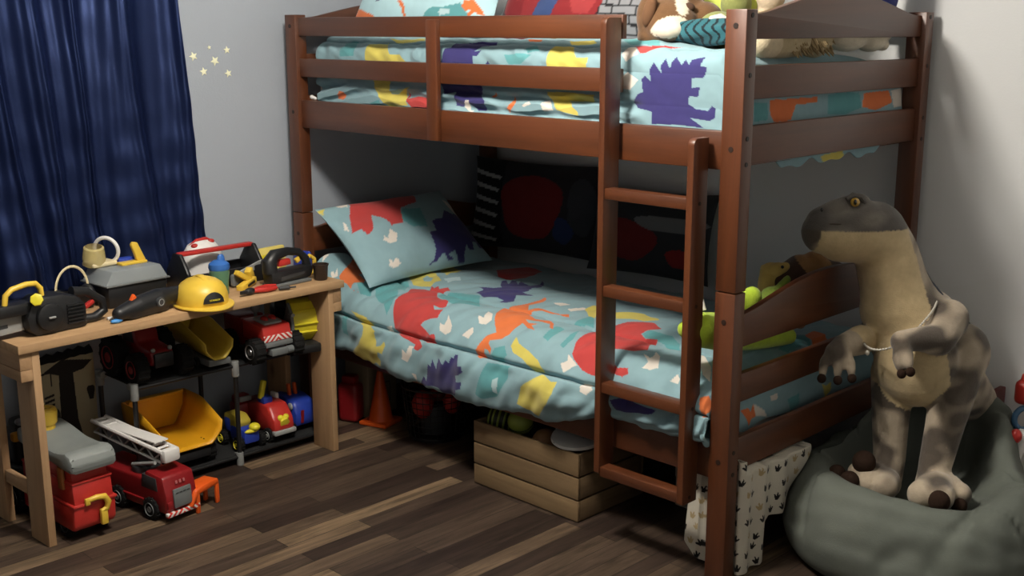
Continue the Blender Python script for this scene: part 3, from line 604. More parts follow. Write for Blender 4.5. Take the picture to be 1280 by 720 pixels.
# ------------------------------------------------------------------ the bunk bed
BL, BW, BH, PX, PY = 2.02, 1.043, 1.57, 0.064, 0.050
WD, WLt = (64, 32, 15), (104, 56, 27)
M_wx = mat_wood('cherry_stain_along_x', WD, WLt, 'X', rough=0.42, spec=.5, coat=.35)
M_wy = mat_wood('cherry_stain_along_y', WD, WLt, 'Y', rough=0.42, spec=.5, coat=.35)
M_wz = mat_wood('cherry_stain_along_z', WD, WLt, 'Z', rough=0.42, spec=.5, coat=.35)
M_bolt = mat('dark_bolt_cap', (38, 24, 18), 0.5)
bed = thing('bunk_bed', 'cherry brown wooden bunk bed with ladder and arched end panels', 'bunk bed')
bv = .004
for ix in (0, 1):
    for iy in (0, 1):
        x0, y0 = ix * (BL - PX), iy * (BW - PY)
        for (z0, z1) in ((0, .832), (.835, BH)):
            p = MB().span((x0, y0, z0), (x0 + PX, y0 + PY, z1), bev=.003).build('post', M_wz, bed)
            cx, cy = x0 + PX / 2, y0 + PY / 2
            yo, s = (y0, -1) if iy == 0 else (y0 + PY, 1)
            xo, sx = (x0, -1) if ix == 0 else (x0 + PX, 1)
            for z in ((1.529, 1.215) if z0 else (.752, .353)):
                MB().cyl((cx, yo - s * .004, z), (cx, yo + s * .0015, z), .0075, n=14).build('bolt_cap', M_bolt, p)
            for z in ((1.243, 1.176, 1.405, 1.555) if z0 else (.382, .318)):
                MB().cyl((xo - sx * .004, cy, z), (xo + sx * .0015, cy, z), .0065, n=14).build('bolt_cap', M_bolt, p)
# long rails
def rail(name, x0, x1, z0, z1, back=False, t=.02):
    a, b = (.015, .015 + t) if not back else (BW - .015 - t, BW - .015)
    MB().span((x0, a, z0), (x1, b, z1), bev=bv).build(name, M_wx, bed)
xi, xe = PX - .004, BL - PX + .004
rail('guard_rail', xi, 1.606, 1.493, 1.560); rail('guard_rail', xi, 1.598, 1.345, 1.412)
rail('side_rail', xi, xe, 1.157, 1.260); rail('side_rail', xi, xe, .292, .404)
rail('guard_rail', xi, xe, 1.493, 1.560, True); rail('guard_rail', xi, xe, 1.345, 1.412, True)
rail('side_rail', xi, xe, 1.157, 1.260, True); rail('side_rail', xi, xe, .292, .404, True)
MB().span((.797, -.005, 1.160), (.848, .0155, 1.549), bev=.003).build('guard_upright', M_wz, bed)
MB().span((.797, BW - .0155, 1.160), (.848, BW + .005, 1.549), bev=.003).build('guard_upright', M_wz, bed)
# end panels and slats
def arch(z0, ze, rise):
    pts = [(PY - .004, z0), (BW - PY + .004, z0)]
    N = 28; a, b = PY - .004, BW - PY + .004
    for k in range(N + 1):
        y = b + (a - b) * k / N; t = abs((y - BW / 2) / (BW / 2 - PY))
        f = 0 if t > .92 else (0.5 + 0.5 * cos(pi * t / .92)) ** .6
        pts.append((y, ze + rise * f))
    return pts
for xc in (.018, 2.002 - .009):
    for (z0, ze, rise) in ((1.495, 1.560, .062), (.672, .765, .062)):
        MB().prism(arch(z0, ze, rise), .022, T((xc, 0, 0)) @ YZ, bev=.003).build('arched_panel', M_wy, bed)
    for (z0, z1) in ((1.341, 1.428), (.513, .595)):
        MB().span((xc - .011, PY - .004, z0), (xc + .011, BW - PY + .004, z1), bev=bv).build('end_slat', M_wy, bed)
    for (z0, z1) in ((1.171, 1.273), (.311, .410)):
        MB().span((xc - .011, PY - .004, z0), (xc + .011, BW - PY + .004, z1), bev=bv).build('end_rail', M_wy, bed)
MB().span((xi, .034, 1.160), (xe, BW - .034, 1.178)).build('mattress_support', M_wx, bed)
MB().span((xi, .034, .300), (xe, BW - .034, .318)).build('mattress_support', M_wx, bed)
# ladder
def lrail(x0, x1, z0, z1):
    y0, y1 = -.067, .0
    r = .018; pts = [(y0 + .004, z0), (y1, z0), (y1, z1)]
    pts += [(y0 + r - r * sin(pi / 2 * k / 6), z1 - r + r * cos(pi / 2 * k / 6)) for k in range(7)] + [(y0, z0 + .004)]
    o = MB().prism(pts, x1 - x0, T(((x0 + x1) / 2, 0, 0)) @ YZ, bev=.0025).build('ladder_rail', M_wz, bed)
    for z in (1.07, .79, .50, .24):
        sx = 1 if x0 > 1.7 else -1; xx = x1 if sx > 0 else x0
        MB().cyl((xx - sx * .004, -.034, z), (xx + sx * .0012, -.034, z), .0055, n=12).build('bolt_cap', M_bolt, o)
lrail(1.594, 1.615, .232, 1.552); lrail(1.899, 1.920, .222, 1.243)
for zt in (1.084, .803, .514, .254):
    MB().span((1.612, -.061, zt - .031), (1.902, -.018, zt), bev=.003).build('ladder_rung', M_wx, bed)

# ------------------------------------------------------------------ mattresses and bedding
M_mattress = mat('mattress_ticking', (214, 212, 206), 0.9, var=(40, 0.04), bump=(60, 0.2))
tag(MB().span((.072, .05, .319), (1.915, .985, .455), bev=.03, seg=4).build('mattress', M_mattress), 'white mattress of the lower bunk under the dinosaur comforter', 'mattress')
tag(MB().span((.072, .085, 1.179), (1.945, .985, 1.40), bev=.03, seg=4).build('mattress', M_mattress), 'white mattress of the upper bunk behind the guard rails', 'mattress')
M_print = mat_col('printed_cotton', rough=0.85, bump=(8, 0.38, 3.0, 0.016), varamt=0.06)
BASE = (136, 168, 176)
def printed(name, P, key, base=BASE, U=None, V=None, extra=()):
    nu, nv = P.shape[:2]
    if U is None: U, V = np.meshgrid(np.linspace(0, 1, nu), np.linspace(0, 1, nv), indexing='ij')
    colr = np.ones((nu, nv, 3)) * np.array(lin(base)[:3])
    paint(colr, U, V, extra); paint(colr, U, V, PRINTS.get(key, []))
    return surf(name, P, colr, M_print)
tag(printed('comforter', lower_duvet(), 'LOWER'), 'blue dinosaur print comforter spread over the lower bunk', 'comforter')
tag(printed('comforter', upper_duvet(), 'UPPER'), 'blue dinosaur print comforter on the upper bunk behind the rails', 'comforter')
pU, pV = pillow_uv()
tag(printed('pillow', pillow(*PILLOWA_SHAPE), 'PILLOWA', U=pU, V=pV), 'blue pillow with red, navy and white dinosaur print leaning on the lower headboard', 'pillow', 'pillows on the bunks')
tag(printed('pillow', pillow(*PILLOWU_SHAPE), 'PILLOWU', base=(176, 212, 220), U=pU, V=pV), 'pale blue pillow with orange and teal dinosaur print at the upper headboard', 'pillow', 'pillows on the bunks')

# dark striped / red pillow at the back of the lower bunk (plain abstract stand-in for its print)
def blob(cx, cy, rx, ry, k=24, wob=.12, s=0):
    return [(cx + rx * (1 + wob * sin(3 * t + s)) * cos(t), cy + ry * (1 + wob * cos(2 * t + s)) * sin(t)) for t in [2 * pi * i / k for i in range(k)]]
stripes = [((20, 22, 26), [(0, 0), (.30, 0), (.26, 1), (0, 1)])]
for k in range(6):
    y = .12 + .14 * k
    stripes.append(((170, 172, 172), [(.01, y), (.24, y - .05), (.25, y - .015), (.01, y + .05)]))
stripes += [((120, 34, 36), blob(.50, .50, .22, .40)), ((60, 62, 68), blob(.86, .55, .10, .32, s=1)), ((44, 58, 96), blob(.74, .28, .07, .14, s=2))]
P = pillow((.02, .90, .585), (.70, .10, 0), (.0, .06, .39), .06, seed=4)
o = printed('pillow', P, 'PILLOWB' if 'PILLOWB' in PRINTS else 'NONE', base=(44, 44, 48), U=pU, V=pV, extra=stripes); tag(o, 'dark pillow with black and white stripes and a red patch against the back wall', 'pillow', 'pillows on the bunks')
stripes = [((112, 34, 36), blob(.35, .40, .25, .25, s=1)), ((112, 114, 116), blob(.70, .62, .28, .10)), ((130, 36, 36), blob(.80, .25, .10, .12))]
P = pillow((.70, .92, .575), (.55, .06, 0), (0.0, .06, .34), .06, seed=9)
o = printed('pillow', P, 'NONE', base=(48, 50, 54), U=pU, V=pV, extra=stripes); tag(o, 'dark grey pillow with dull red patches seen between the ladder rails', 'pillow', 'pillows on the bunks')

# ------------------------------------------------------------------ pine workbench along the left wall
M_pine = mat_wood('raw_pine_along_y', (152, 118, 82), (190, 156, 116), 'Y', rough=0.7, scale=18, knots=.6)
M_pinez = mat_wood('raw_pine_along_z', (146, 113, 80), (184, 150, 112), 'Z', rough=0.7, scale=18, knots=.7)
M_pinex = mat_wood('raw_pine_along_x', (146, 113, 80), (184, 150, 112), 'X', rough=0.7, scale=18, knots=.5)
BT = .638
bench = thing('workbench', 'raw pine bench with plank top along the left wall below the blue curtain', 'bench', (.462, -1.27, 0), math.radians(2.3))
# local: x = 0 front edge (negative towards the wall), y = 0 left end
MB().span((-.42, .0, .612), (0, 1.195, BT), bev=.002).build('bench_top', M_pine, bench)
for (ya, sgn) in ((.0, 1), (1.195, -1)):
    a0, a1 = ya + sgn * .006, ya + sgn * .042
    l0, l1 = a1, a1 + sgn * .024
    MB().span((-.405, a0, .56), (-.012, a1, .612), bev=.002).build('apron', M_pinex, bench)
    MB().span((-.405, a0, .525), (-.012, a1, .559), bev=.002).build('apron', M_pinex, bench)
    for x0, x1 in ((-.128, -.012), (-.405, -.285)):
        MB().span((x0, l0, 0), (x1, l1, .612), bev=.002).build('leg', M_pinez, bench)
MB().span((-.284, .046, .135), (-.138, .066, .175), bev=.002).build('stretcher', M_pinex, bench)

# ------------------------------------------------------------------ toys on the bench top
M_black = mat('black_toy_plastic', (26, 27, 29), 0.42, spec=0.5, var=(20, .12))
M_dgrey = mat('dark_grey_plastic', (52, 54, 56), 0.5, var=(20, .1))
M_lgrey = mat('light_grey_plastic', (150, 152, 150), 0.5, var=(20, .06))
M_mgrey = mat('mid_grey_plastic', (104, 108, 108), 0.5, var=(20, .06))
M_yel = mat('yellow_plastic', (222, 186, 66), 0.38, spec=0.5, var=(8, .06))
M_lyel = mat('lemon_plastic', (222, 208, 50), 0.42, var=(8, .06))
M_oyel = mat('amber_yellow_plastic', (222, 160, 28), 0.42, var=(8, .07))
M_red = mat('red_plastic', (182, 48, 42), 0.36, var=(8, .06))
M_dred = mat('dark_red_plastic', (132, 26, 30), 0.36, var=(8, .08))
M_orange = mat('orange_plastic', (226, 92, 30), 0.4, var=(8, .05))
M_blue = mat('royal_blue_plastic', (38, 62, 160), 0.4, var=(8, .06))
M_sky = mat('sky_blue_plastic', (70, 140, 205), 0.4, var=(8, .05))
M_white = mat('white_plastic', (226, 224, 220), 0.45, var=(8, .04))
M_cream = mat('cream_plastic', (214, 200, 160), 0.5, var=(8, .05))
M_green = mat('green_plastic', (110, 160, 60), 0.45, var=(8, .06))
M_steel = mat('brushed_metal', (170, 170, 168), 0.35, metal=.9, var=(60, .06))
M_tyre = mat('black_rubber', (22, 22, 22), 0.85, spec=.2, var=(30, .1), bump=(120, .3))
def clear(name, rgb, alpha_mix=.55, rough=.15):
    m, nt, n, l, b = newmat(name)
    no = n.new('ShaderNodeTexNoise'); no.inputs['Scale'].default_value = 30; tc = n.new('ShaderNodeTexCoord')
    mr = n.new('ShaderNodeMapRange'); mr.inputs['To Min'].default_value = rough; mr.inputs['To Max'].default_value = rough + .12
    l.new(tc.outputs['Object'], no.inputs['Vector']); l.new(no.outputs['Fac'], mr.inputs['Value']); l.new(mr.outputs['Result'], b.inputs['Roughness'])
    b.inputs['Base Color'].default_value = lin(rgb)
    b.inputs['Alpha'].default_value = 1 - alpha_mix
    return m
M_clear = clear('smoky_clear_plastic', (176, 184, 186), .42)
M_clearyel = clear('clear_amber_plastic', (206, 190, 130), .35)
M_cupgreen = clear('translucent_green_plastic', (104, 150, 118), .30, .25)
Z = BT
def wheel(mb, c, r, w, axis='y'):
    d = {'y': (0, w / 2, 0), 'x': (w / 2, 0, 0)}[axis]
    mb.cyl([c[i] - d[i] for i in range(3)], [c[i] + d[i] for i in range(3)], r, n=26, bev=min(.006, w * .2))

# --- toy chainsaw: local x = along the bar (to the left), y = towards the viewer
t = thing('toy_chainsaw', 'black toy chainsaw with grey bar and yellow handle at the left end of the bench', 'toy chainsaw', (.352, -1.10, Z), math.radians(-84))
bar = [(.10, .02), (.40, .008), (.43, .02), (.44, .038), (.43, .056), (.40, .068), (.10, .068)]
MB().prism(bar, .012, XZ, bev=.002).build('guide_bar', M_lgrey, t)
MB().prism([(.16, .036), (.30, .032), (.30, .044), (.16, .047)], .0135, XZ).build('bar_slot', M_dgrey, t)
body = [(-.075, .0), (.09, .0), (.112, .02), (.118, .06), (.10, .10), (.07, .118), (.0, .115), (-.05, .10), (-.075, .07)]
MB().span((.09, -.04, .070), (.24, .035, .108), bev=.01).build('bar_cover', M_black, t)
mb = MB().prism(body, .085, T((0, .0, 0)) @ XZ, bev=.012)
mb.cyl((.05, .036, .055), (.05, .056, .055), .042, n=28, bev=.006)
for k in range(6): mb.box((-.035 , .045, .022 + .011 * k), (.055, .006, .005))
mb.build('motor_housing', M_black, t)
MB().tube([(-.055, .0, .015), (-.12, 0, .012), (-.155, 0, .03), (-.15, 0, .062), (-.10, 0, .098), (-.05, 0, .105)], [.016, .015, .014, .013, .014, .018], n=12).build('rear_handle', M_black, t)
MB().box((-.105, 0, .058), (.035, .016, .014), rot=(0, .5, 0), bev=.004).build('trigger', M_red, t)
MB().tube([(.055, .02, .10), (.058, .02, .140), (.072, .02, .156), (.10, .02, .158), (.145, .02, .150), (.165, .02, .135), (.172, .02, .10)], .0085, n=10).build('front_handle', M_yel, t)
MB().cyl((.085, .045, .112), (.095, .062, .118), .019, n=7, bev=.003).build('knob', M_lyel, t)
MB().box((.05, .061, .055), (.022, .006, .006), bev=.002).build('badge', M_lgrey, t)

# --- black cordless tool
t = thing('toy_sander', 'black cordless toy tool with orange trigger lying left of the yellow helmet', 'toy tool', (.372, -.80, Z), math.radians(14))
pts = [((0, -.135, .026), .022), ((0, -.06, .034), .033), ((0, .02, .040), .036), ((0, .09, .044), .026), ((0, .155, .050), .016)]
plush('tool_body', MB().caps(pts).box((0, -.03, .012), (.05, .16, .022), bev=.008), .005, 3, M_black, t)
MB().cyl((.030, .0, .040), (.041, .0, .040), .017, n=24, bev=.002).build('dial', M_dgrey, t)
MB().torus((.0405, .0, .040), .010, .0016, rot=(0, pi / 2, 0), n=20, m=6).build('dial_mark', M_lgrey, t)
MB().prism([(-.02, 0), (.018, 0), (.0, .026)], .014, T((.0, -.075, .052)) @ YZ, bev=.003).build('trigger', M_orange, t)
o = MB().ell((0, 0, .007), (.010, .020, .007)).build('plastic_chip', M_sky, loc=tuple((0.412, -0.944, 0.638))); tag(o, 'small blue plastic piece on the bench front edge beside the black tool', 'plastic piece')
o = MB().box((0, 0, .005), (.012, .02, .01), bev=.003).build('plastic_chip', M_white, loc=tuple((0.360, -0.939, 0.638))); tag(o, 'small white plastic piece behind the blue chip on the bench', 'plastic piece')

# --- ear muffs
t = thing('toy_ear_muffs', 'black toy ear muffs with a pale curved headband behind the chainsaw', 'ear muffs', (.17, -.985, Z), .2)
MB().ell((0, -.035, .04), (.036, .022, .040)).ell((0, .075, .04), (.036, .022, .040)).build('ear_cup', M_black, t)
MB().tube([(0, -.04 + .06 * (1 - cos(pi * k / 14)), .07 + .075 * sin(pi * k / 14)) for k in range(15)], .0045, n=8, flat=.5).build('headband', M_cream, t)

# --- clear lidded case
t = thing('toy_tool_case', 'black toy tool case with a smoky clear lid and yellow handle', 'tool case', (.150, -.775, Z), math.radians(4))
MB().box((0, 0, .036), (.15, .215, .072), bev=.008).build('case_base', M_black, t)
lidp = [(-.115, .0), (.115, .0), (.108, .012), (.088, .048), (-.088, .048), (-.108, .012)]
MB().prism(lidp, .15, T((0, 0, .073)) @ YZ, bev=.004).build('clear_lid', M_clear, t)
MB().box((0, 0, .074), (.166, .232, .006), bev=.002).build('lid_rim', M_mgrey, t)
MB().span((-.02, -.02, .121), (.02, .075, .130), bev=.003).prism([(.045, 0), (.078, 0), (.050, .062), (.034, .066), (.026, .056)], .016, T((0, 0, .128)) @ YZ, bev=.004).build('handle', M_yel, t)
MB().box((-.03, .02, .125), (.03, .06, .03), bev=.006).build('latch', M_blue, t)

# --- goggles
t = thing('toy_goggles', 'clear amber toy safety goggles with a white band on top of the clear lidded case', 'goggles', (.110, -.850, Z + .122), .1)
mbx = MB().lathe([(.0, .0), (.042, .0), (.046, .03), (.040, .075), (.032, .08)], c=(0, -.01, .008), rot=(0.1, .25, 0), n=26, sc=(.8, .8, .8))
mbx.build('lens_shell', M_clearyel, t)
MB().box((0, .01, .008), (.07, .09, .016), bev=.006, seg=3).build('lens_mount', M_cream, t)
MB().torus((.0, .038, .048), .042, .0065, rot=(pi / 2 + .1, 0, .5), n=32, m=8).build('rim', M_white, t)

# --- open tote tool box with red handle bar
t = thing('toy_tool_tote', 'open black toy tool tote with a red carrying bar behind the helmet', 'tool box', (.135, -.425, Z), math.radians(1))
mb = MB()
mb.span((-.075, -.145, 0), (.075, .145, .012), bev=.003)
mb.span((.066, -.145, .0), (.076, .145, .060), bev=.003).span((-.076, -.145, .0), (-.066, .145, .060), bev=.003)
mb.build('tray', M_black, t)
for s in (-1, 1):
    MB().prism([(-.076, 0), (.076, 0), (.07, .065), (.022, .128), (-.022, .128), (-.07, .065)], .014, T((0, s * .148, 0)) @ XZ, bev=.004).build('end_panel', M_black, t)
MB().box((0, 0, .124), (.026, .30, .015), bev=.005).build('carrying_bar', M_red, t)
# --- white helmet inside the tote
t = thing('toy_fire_helmet', 'white domed toy helmet with red top trim behind the red bar of the tote', 'toy helmet', (.052, -.43, Z + .002), .1)
MB().lathe([(.080, 0), (.080, .070), (.074, .105), (.055, .132), (.03, .143), (0, .146)], n=32, sc=(.62, 1, 1)).build('shell', M_white, t)
MB().tube([(0, -.050, .128), (0, -.02, .144), (0, .02, .146), (0, .05, .130)], [.006, .008, .008, .006], n=10).ell((.015, -.040, .130), (.012, .014, .009)).ell((.015, .03, .138), (.010, .014, .009)).build('crest', M_red, t)

# --- yellow hard hat
# hat
t = thing('toy_hard_hat', 'yellow toy hard hat with a black half oval badge on the bench front edge', 'hard hat', (.385, -.632, Z + .001), math.radians(-6))
prof = [(.078, 0.004), (.080, .018), (.079, .036), (.074, .056), (.063, .074), (.046, .087), (.024, .0945), (0, .097)]
mb = MB().lathe(prof, n=40, sc=(1.0, .92, 1))
mb.tube([(.081 * cos(q), 0, .099 * sin(q)) for q in [pi * k / 16 for k in range(2, 15)]], .010, n=10, flat=.35)
mb.torus((0, 0, .088), .026, .003, n=32, m=8)
mb.build('shell', M_yel, t)
brim = []
N = 44
pts = []
for k in range(N):
    a = 2 * pi * k / N; ext = .008 + .030 * max(0, cos(a)) ** 1.5
    pts.append(((.080 + ext) * cos(a), (.074 + .008 + .010 * max(0, cos(a))) * sin(a)))
MB().prism(pts, .006, T((0, 0, .006)), bev=.002).build('brim', M_yel, t)
# badge follows the front of the shell
bp = []
HS = 1.13
nu2, nv2 = 25, 9
for i in range(nu2):
    ang = -.42 + .84 * i / (nu2 - 1); row = []
    top = math.sqrt(max(0, 1 - (ang / .42) ** 2))
    for j in range(nv2):
        z = .022 + .036 * top * j / (nv2 - 1)
        r = float(np.interp(z, [q[1] for q in prof], [q[0] for q in prof])) + .0055
        row.append((r * cos(ang), r * .92 * sin(ang), z))
    bp.append(row)
surf('badge', np.array(bp), None, M_black, t)
t.scale = (1.14, 1.14, .98)
text('badge_lettering', 'STANLEY', .0078, T((.0865, 0, .033)) @ Matrix.Rotation(math.radians(-10), 4, 'Y') @ YZ, M_lyel, t)

# --- sippy cup
t = thing('sippy_cup', 'translucent green sippy cup with blue spout lid behind the helmet', 'cup', (.300, -.512, Z))
MB().lathe([(0, 0), (.026, 0), (.029, .006), (.030, .045), (.034, .075), (.033, .092), (0, .092)], n=28).build('cup_body', M_cupgreen, t)
MB().lathe([(.034, .088), (.036, .096), (.034, .108), (.022, .118), (.010, .122), (0, .122)], n=28).lathe([(.013, .116), (.010, .134), (.006, .140), (0, .141)], c=(.004, .006, 0), n=16, sc=(.8, 1.2, 1)).build('lid', M_sky if False else mat('cup_lid_blue', (52, 104, 178), .4), t)

# --- yellow toy square + grey saw blade + screwdriver
t = thing('toy_clamp', 'yellow angular toy clamp lying behind the red pliers', 'toy clamp', (.268, -.388, Z), math.radians(20))
MB().box((0, 0, .012), (.026, .11, .024), rot=(.12, 0, .2), bev=.003).box((-.02, .045, .035), (.024, .030, .05), rot=(.5, .0, .3), bev=.003).box((-.01, -.005, .040), (.02, .075, .018), rot=(-.55, 0, -.15), bev=.003).build('clamp_arm', M_yel, t)
MB().box((.0135, .01, .014), (.003, .05, .008), rot=(.12, 0, .2)).build('label_strip', M_black, t)
t = thing('toy_saw', 'grey toy hand saw blade leaning beside the black jigsaw', 'toy saw', (.215, -.345, Z), .3)
MB().prism([(-.055, .012), (.07, .058), (.075, .075), (-.055, .052)], .006, YZ, bev=.0015).build('blade', M_lgrey, t)
MB().box((0, -.065, .026), (.022, .05, .045), bev=.009, seg=3).build('handle', M_mgrey, t)

# --- red pliers
t = thing('toy_pliers', 'red handled toy pliers with black jaws on the bench', 'pliers', (.372, -.405, Z + .001), math.radians(8))
MB().tube([(0, -.03, .011), (.012, .0, .011), (.020, .035, .010), (.018, .062, .009)], [.006, .0085, .0085, .006], n=10).build('handle', M_red, t)
MB().tube([(0, -.03, .012), (-.008, .0, .013), (-.010, .04, .013), (.0, .075, .012)], [.006, .0085, .0085, .006], n=10).build('handle', M_red, t)
MB().ell((0, -.042, .013), (.013, .022, .012)).prism([(-.010, -.050), (.010, -.050), (.004, -.082), (-.004, -.082)], .012, T((0, 0, .013)), bev=.002).build('jaws', M_black, t)
o = MB().caps([((0, 0, .008), .007), ((0, .028, .008), .0075)]).cyl((0, .03, .008), (0, .055, .008), .003).build('driver_bit', M_dgrey, loc=(.395, -.335, Z + .0005), rot=(0, 0, -.3)); tag(o, 'small dark grey driver bit beside the red pliers', 'driver bit')

# --- jigsaw
t = thing('toy_jigsaw', 'black toy jigsaw with open grip and red trigger at the right end of the bench', 'toy jigsaw', (.312, -.245, Z), math.radians(6))
outer = [(-.092, .0), (.085, .004), (.098, .03), (.094, .072), (.075, .102), (.03, .116), (-.045, .120), (-.082, .108), (-.095, .06)]
bm_ = MB().prism([(-.092, .008), (.085, .012), (.098, .035), (.096, .056), (-.095, .056)], .056, YZ, bev=.010)
bm_.tube([(0, -.080, .05), (0, -.082, .088), (0, -.06, .110), (0, 0, .116), (0, .05, .106), (0, .082, .078), (0, .088, .045)], [.027, .027, .022, .015, .014, .015, .018], n=12)
bm_.build('tool_body', M_dgrey if False else M_black, t)
MB().prism([(-.03, -.012), (.026, -.010), (.022, .012), (-.024, .014)], .018, T((.0, -.015, .078)) @ YZ, bev=.004).build('trigger', M_red, t)
MB().box((-.0, .045, .078), (.012, .02, .02), rot=(.5, 0, 0), bev=.004).build('lock_button', M_yel, t)
MB().box((0, -.005, .006), (.075, .165, .011), bev=.003).build('shoe_plate', M_mgrey, t)
MB().prism([(-.055, .02), (.05, .03), (.055, .04), (-.055, .034)], .0585, YZ).build('side_groove', M_dgrey, t)

# --- dark cup
t = thing('plastic_tumbler', 'small dark brown plastic tumbler at the right end of the bench', 'cup', (.345, -.128, Z))
MB().lathe([(0, 0), (.021, 0), (.024, .004), (.027, .05), (.030, .054), (.030, .058), (.026, .058), (.022, .006), (0, .006)], n=26).build('cup_wall', mat('dark_brown_plastic', (48, 38, 32), .4), t)

# --- things behind at the wall: yellow packet, green ball toy, blue and white bits
t = thing('toy_packet', 'pale yellow toy packet leaning by the wall right of the tote', 'packet', (.075, -.17, Z), .12)
MB().box((0, 0, .045), (.03, .15, .085), rot=(0, -.15, 0), bev=.006).build('packet_body', mat('pale_yellow_card', (222, 204, 110), .7), t)
MB().box((.017, .0, .05), (.002, .10, .03), rot=(0, -.15, 0)).build('printed_band', M_lyel, t)
o = MB().ell((0, 0, .02), .02).torus((0, 0, .02), .0195, .002, rot=(0, .5, 0)).build('toy_ball', M_green, loc=(.16, -.215, Z)); tag(o, 'small green toy ball in front of the yellow packet', 'ball')
o = MB().ell((0, 0, .014), (.013, .015, .014)).build('toy_bead', M_orange, loc=(.155, -.258, Z)); tag(o, 'small orange bead next to the green toy ball', 'bead')
o = MB().tube([(0, -.02, .06), (0, .0, .075), (0, .02, .06), (0, .022, .02), (0, 0, .008)], .008, n=10).build('toy_hook', M_yel, loc=(.262, -.115, Z)); tag(o, 'yellow plastic hook behind the dark tumbler', 'toy part')
o = MB().box((0, 0, .035), (.05, .06, .07), bev=.012, seg=3).build('toy_block', M_blue, loc=(.16, -.075, Z), rot=(0, 0, .2)); tag(o, 'blue toy block behind the dark tumbler by the bed post', 'toy block')

# ------------------------------------------------------------------ shelf rack under the bench and its trucks
M_pipe = mat('black_steel_tube', (24, 24, 25), 0.4, spec=.5)
M_conn = mat('grey_connector_plastic', (128, 130, 128), 0.5)
M_cloth = mat('black_shelf_fabric', (22, 23, 24), 0.9, bump=(200, .3))
RX0, RX1 = .03, .272
RY = (-.835, -.455, -.075)
rack = thing('shelf_rack', 'low two tier rack of black tubes with grey connectors under the bench', 'shelf rack', (RX1, RY[1], 0))
def L(p): return (p[0] - RX1, p[1] - RY[1], p[2])
for y in RY:
    for x in (RX0, RX1):
        MB().cyl(L((x, y, .012)), L((x, y, .372)), .0085, n=14).build('upright', M_pipe, rack)
        MB().cyl(L((x, y, .0)), L((x, y, .048)), .0135, .0125, n=16, bev=.002).cyl(L((x, y, .030)), L((x - .028 if x > .1 else x + .028, y, .030)), .011, n=14).build('connector', M_conn, rack)
        MB().cyl(L((x, y, .330)), L((x, y, .386)), .0135, n=16, bev=.002).cyl(L((x, y, .372)), L((x - .03 if x > .1 else x + .03, y, .372)), .012, n=14).build('connector', M_conn, rack)
for z in (.032, .368):
    for x in (RX0, RX1):
        MB().cyl(L((x, RY[0], z)), L((x, RY[2], z)), .0065, n=12).build('crossbar', M_pipe, rack)
    MB().span(L((RX0, RY[0] + .004, z + .004)), L((RX1, RY[2] - .004, z + .0075))).build('shelf_sheet', M_cloth, rack)
S0, S1 = .0405, .3765      # shelf surfaces

def spoked(mb_t, mb_h, c, r, w):
    wheel(mb_t, c, r, w)
    mb_h.cyl((c[0], c[1] - w / 2 - .002, c[2]), (c[0], c[1] + w / 2 + .002, c[2]), r * .55, n=20, bev=.002)

def add_wheels(t, spots, r, w, hubm, tm=None):
    for (x, y) in spots:
        p = MB(); wheel(p, (x, y, r), r, w)
        for k in range(14):
            a = 2 * pi * k / 14
            p.box((x + r * cos(a), y, r + r * sin(a)), (r * .12, w * .9, r * .16), rot=(0, -a, 0))
        wo = p.build('wheel', M_tyre, t)
        s = -1 if y < 0 else 1
        MB().lathe([(0, .0), (r * .25, 0.002), (r * .3, -.004), (r * .52, -.003), (r * .6, .002), (r * .6, -.01)], c=(x, y + s * (w / 2 + .001), r), rot=(-s * pi / 2, 0, 0), n=22).build('hub', hubm, wo)

# --- big yellow dump truck, tipper open to the front
t = thing('toy_dump_truck', 'large toy dump truck with amber yellow open tipper on the lower rack shelf', 'toy truck', (.155, -.645, S0))
MB().span((-.11, -.075, .03), (.125, .075, .062), bev=.006).span((-.12, -.085, .055), (-.06, .085, .076), bev=.008).build('chassis', M_black, t)
add_wheels(t, ((-.075, -.085), (-.075, .085), (.075, -.085), (.075, .085)), .040, .036, M_dgrey)
def tipper(sx0, sx1, w0, w1, zb, h, front_slope):
    """open trough: outline section extruded, wall thickness 4 mm"""
    xs = np.linspace(0, 1, 9); sec = []
    out = []
    for k, s in enumerate(xs):
        x = sx0 + (sx1 - sx0) * s
        hh = h * (1.0 - .42 * max(0, (s - .45) / .55)); wb = w0; wt = w0 + (w1 - w0) * (1 - .25 * max(0, s - .5))
        zf = zb + front_slope * s
        out.append([(x, -wt / 2, zf + hh), (x, -wt / 2 + (wt - wb) * .06, zf + hh * .55), (x, -wb / 2, zf + .010), (x, -wb / 2 + .012, zf), (x, wb / 2 - .012, zf), (x, wb / 2, zf + .010), (x, wt / 2 - (wt - wb) * .06, zf + hh * .55), (x, wt / 2, zf + hh)])
    return np.array(out)
P = tipper(-.125, .135, .165, .235, .083, .125, -.004)
o = surf('tipper', P, None, M_oyel, t, thick=.005)
b0 = P[0]
MB().prism([(p[1], p[2]) for p in b0], .006, T((b0[0][0] - .003, 0, 0)) @ YZ, bev=.0015).build('tipper_back', M_oyel, t)
MB().span((-.128, -.105, .200), (-.10, .105, .212), bev=.004).build('tipper_lip', M_oyel, t)

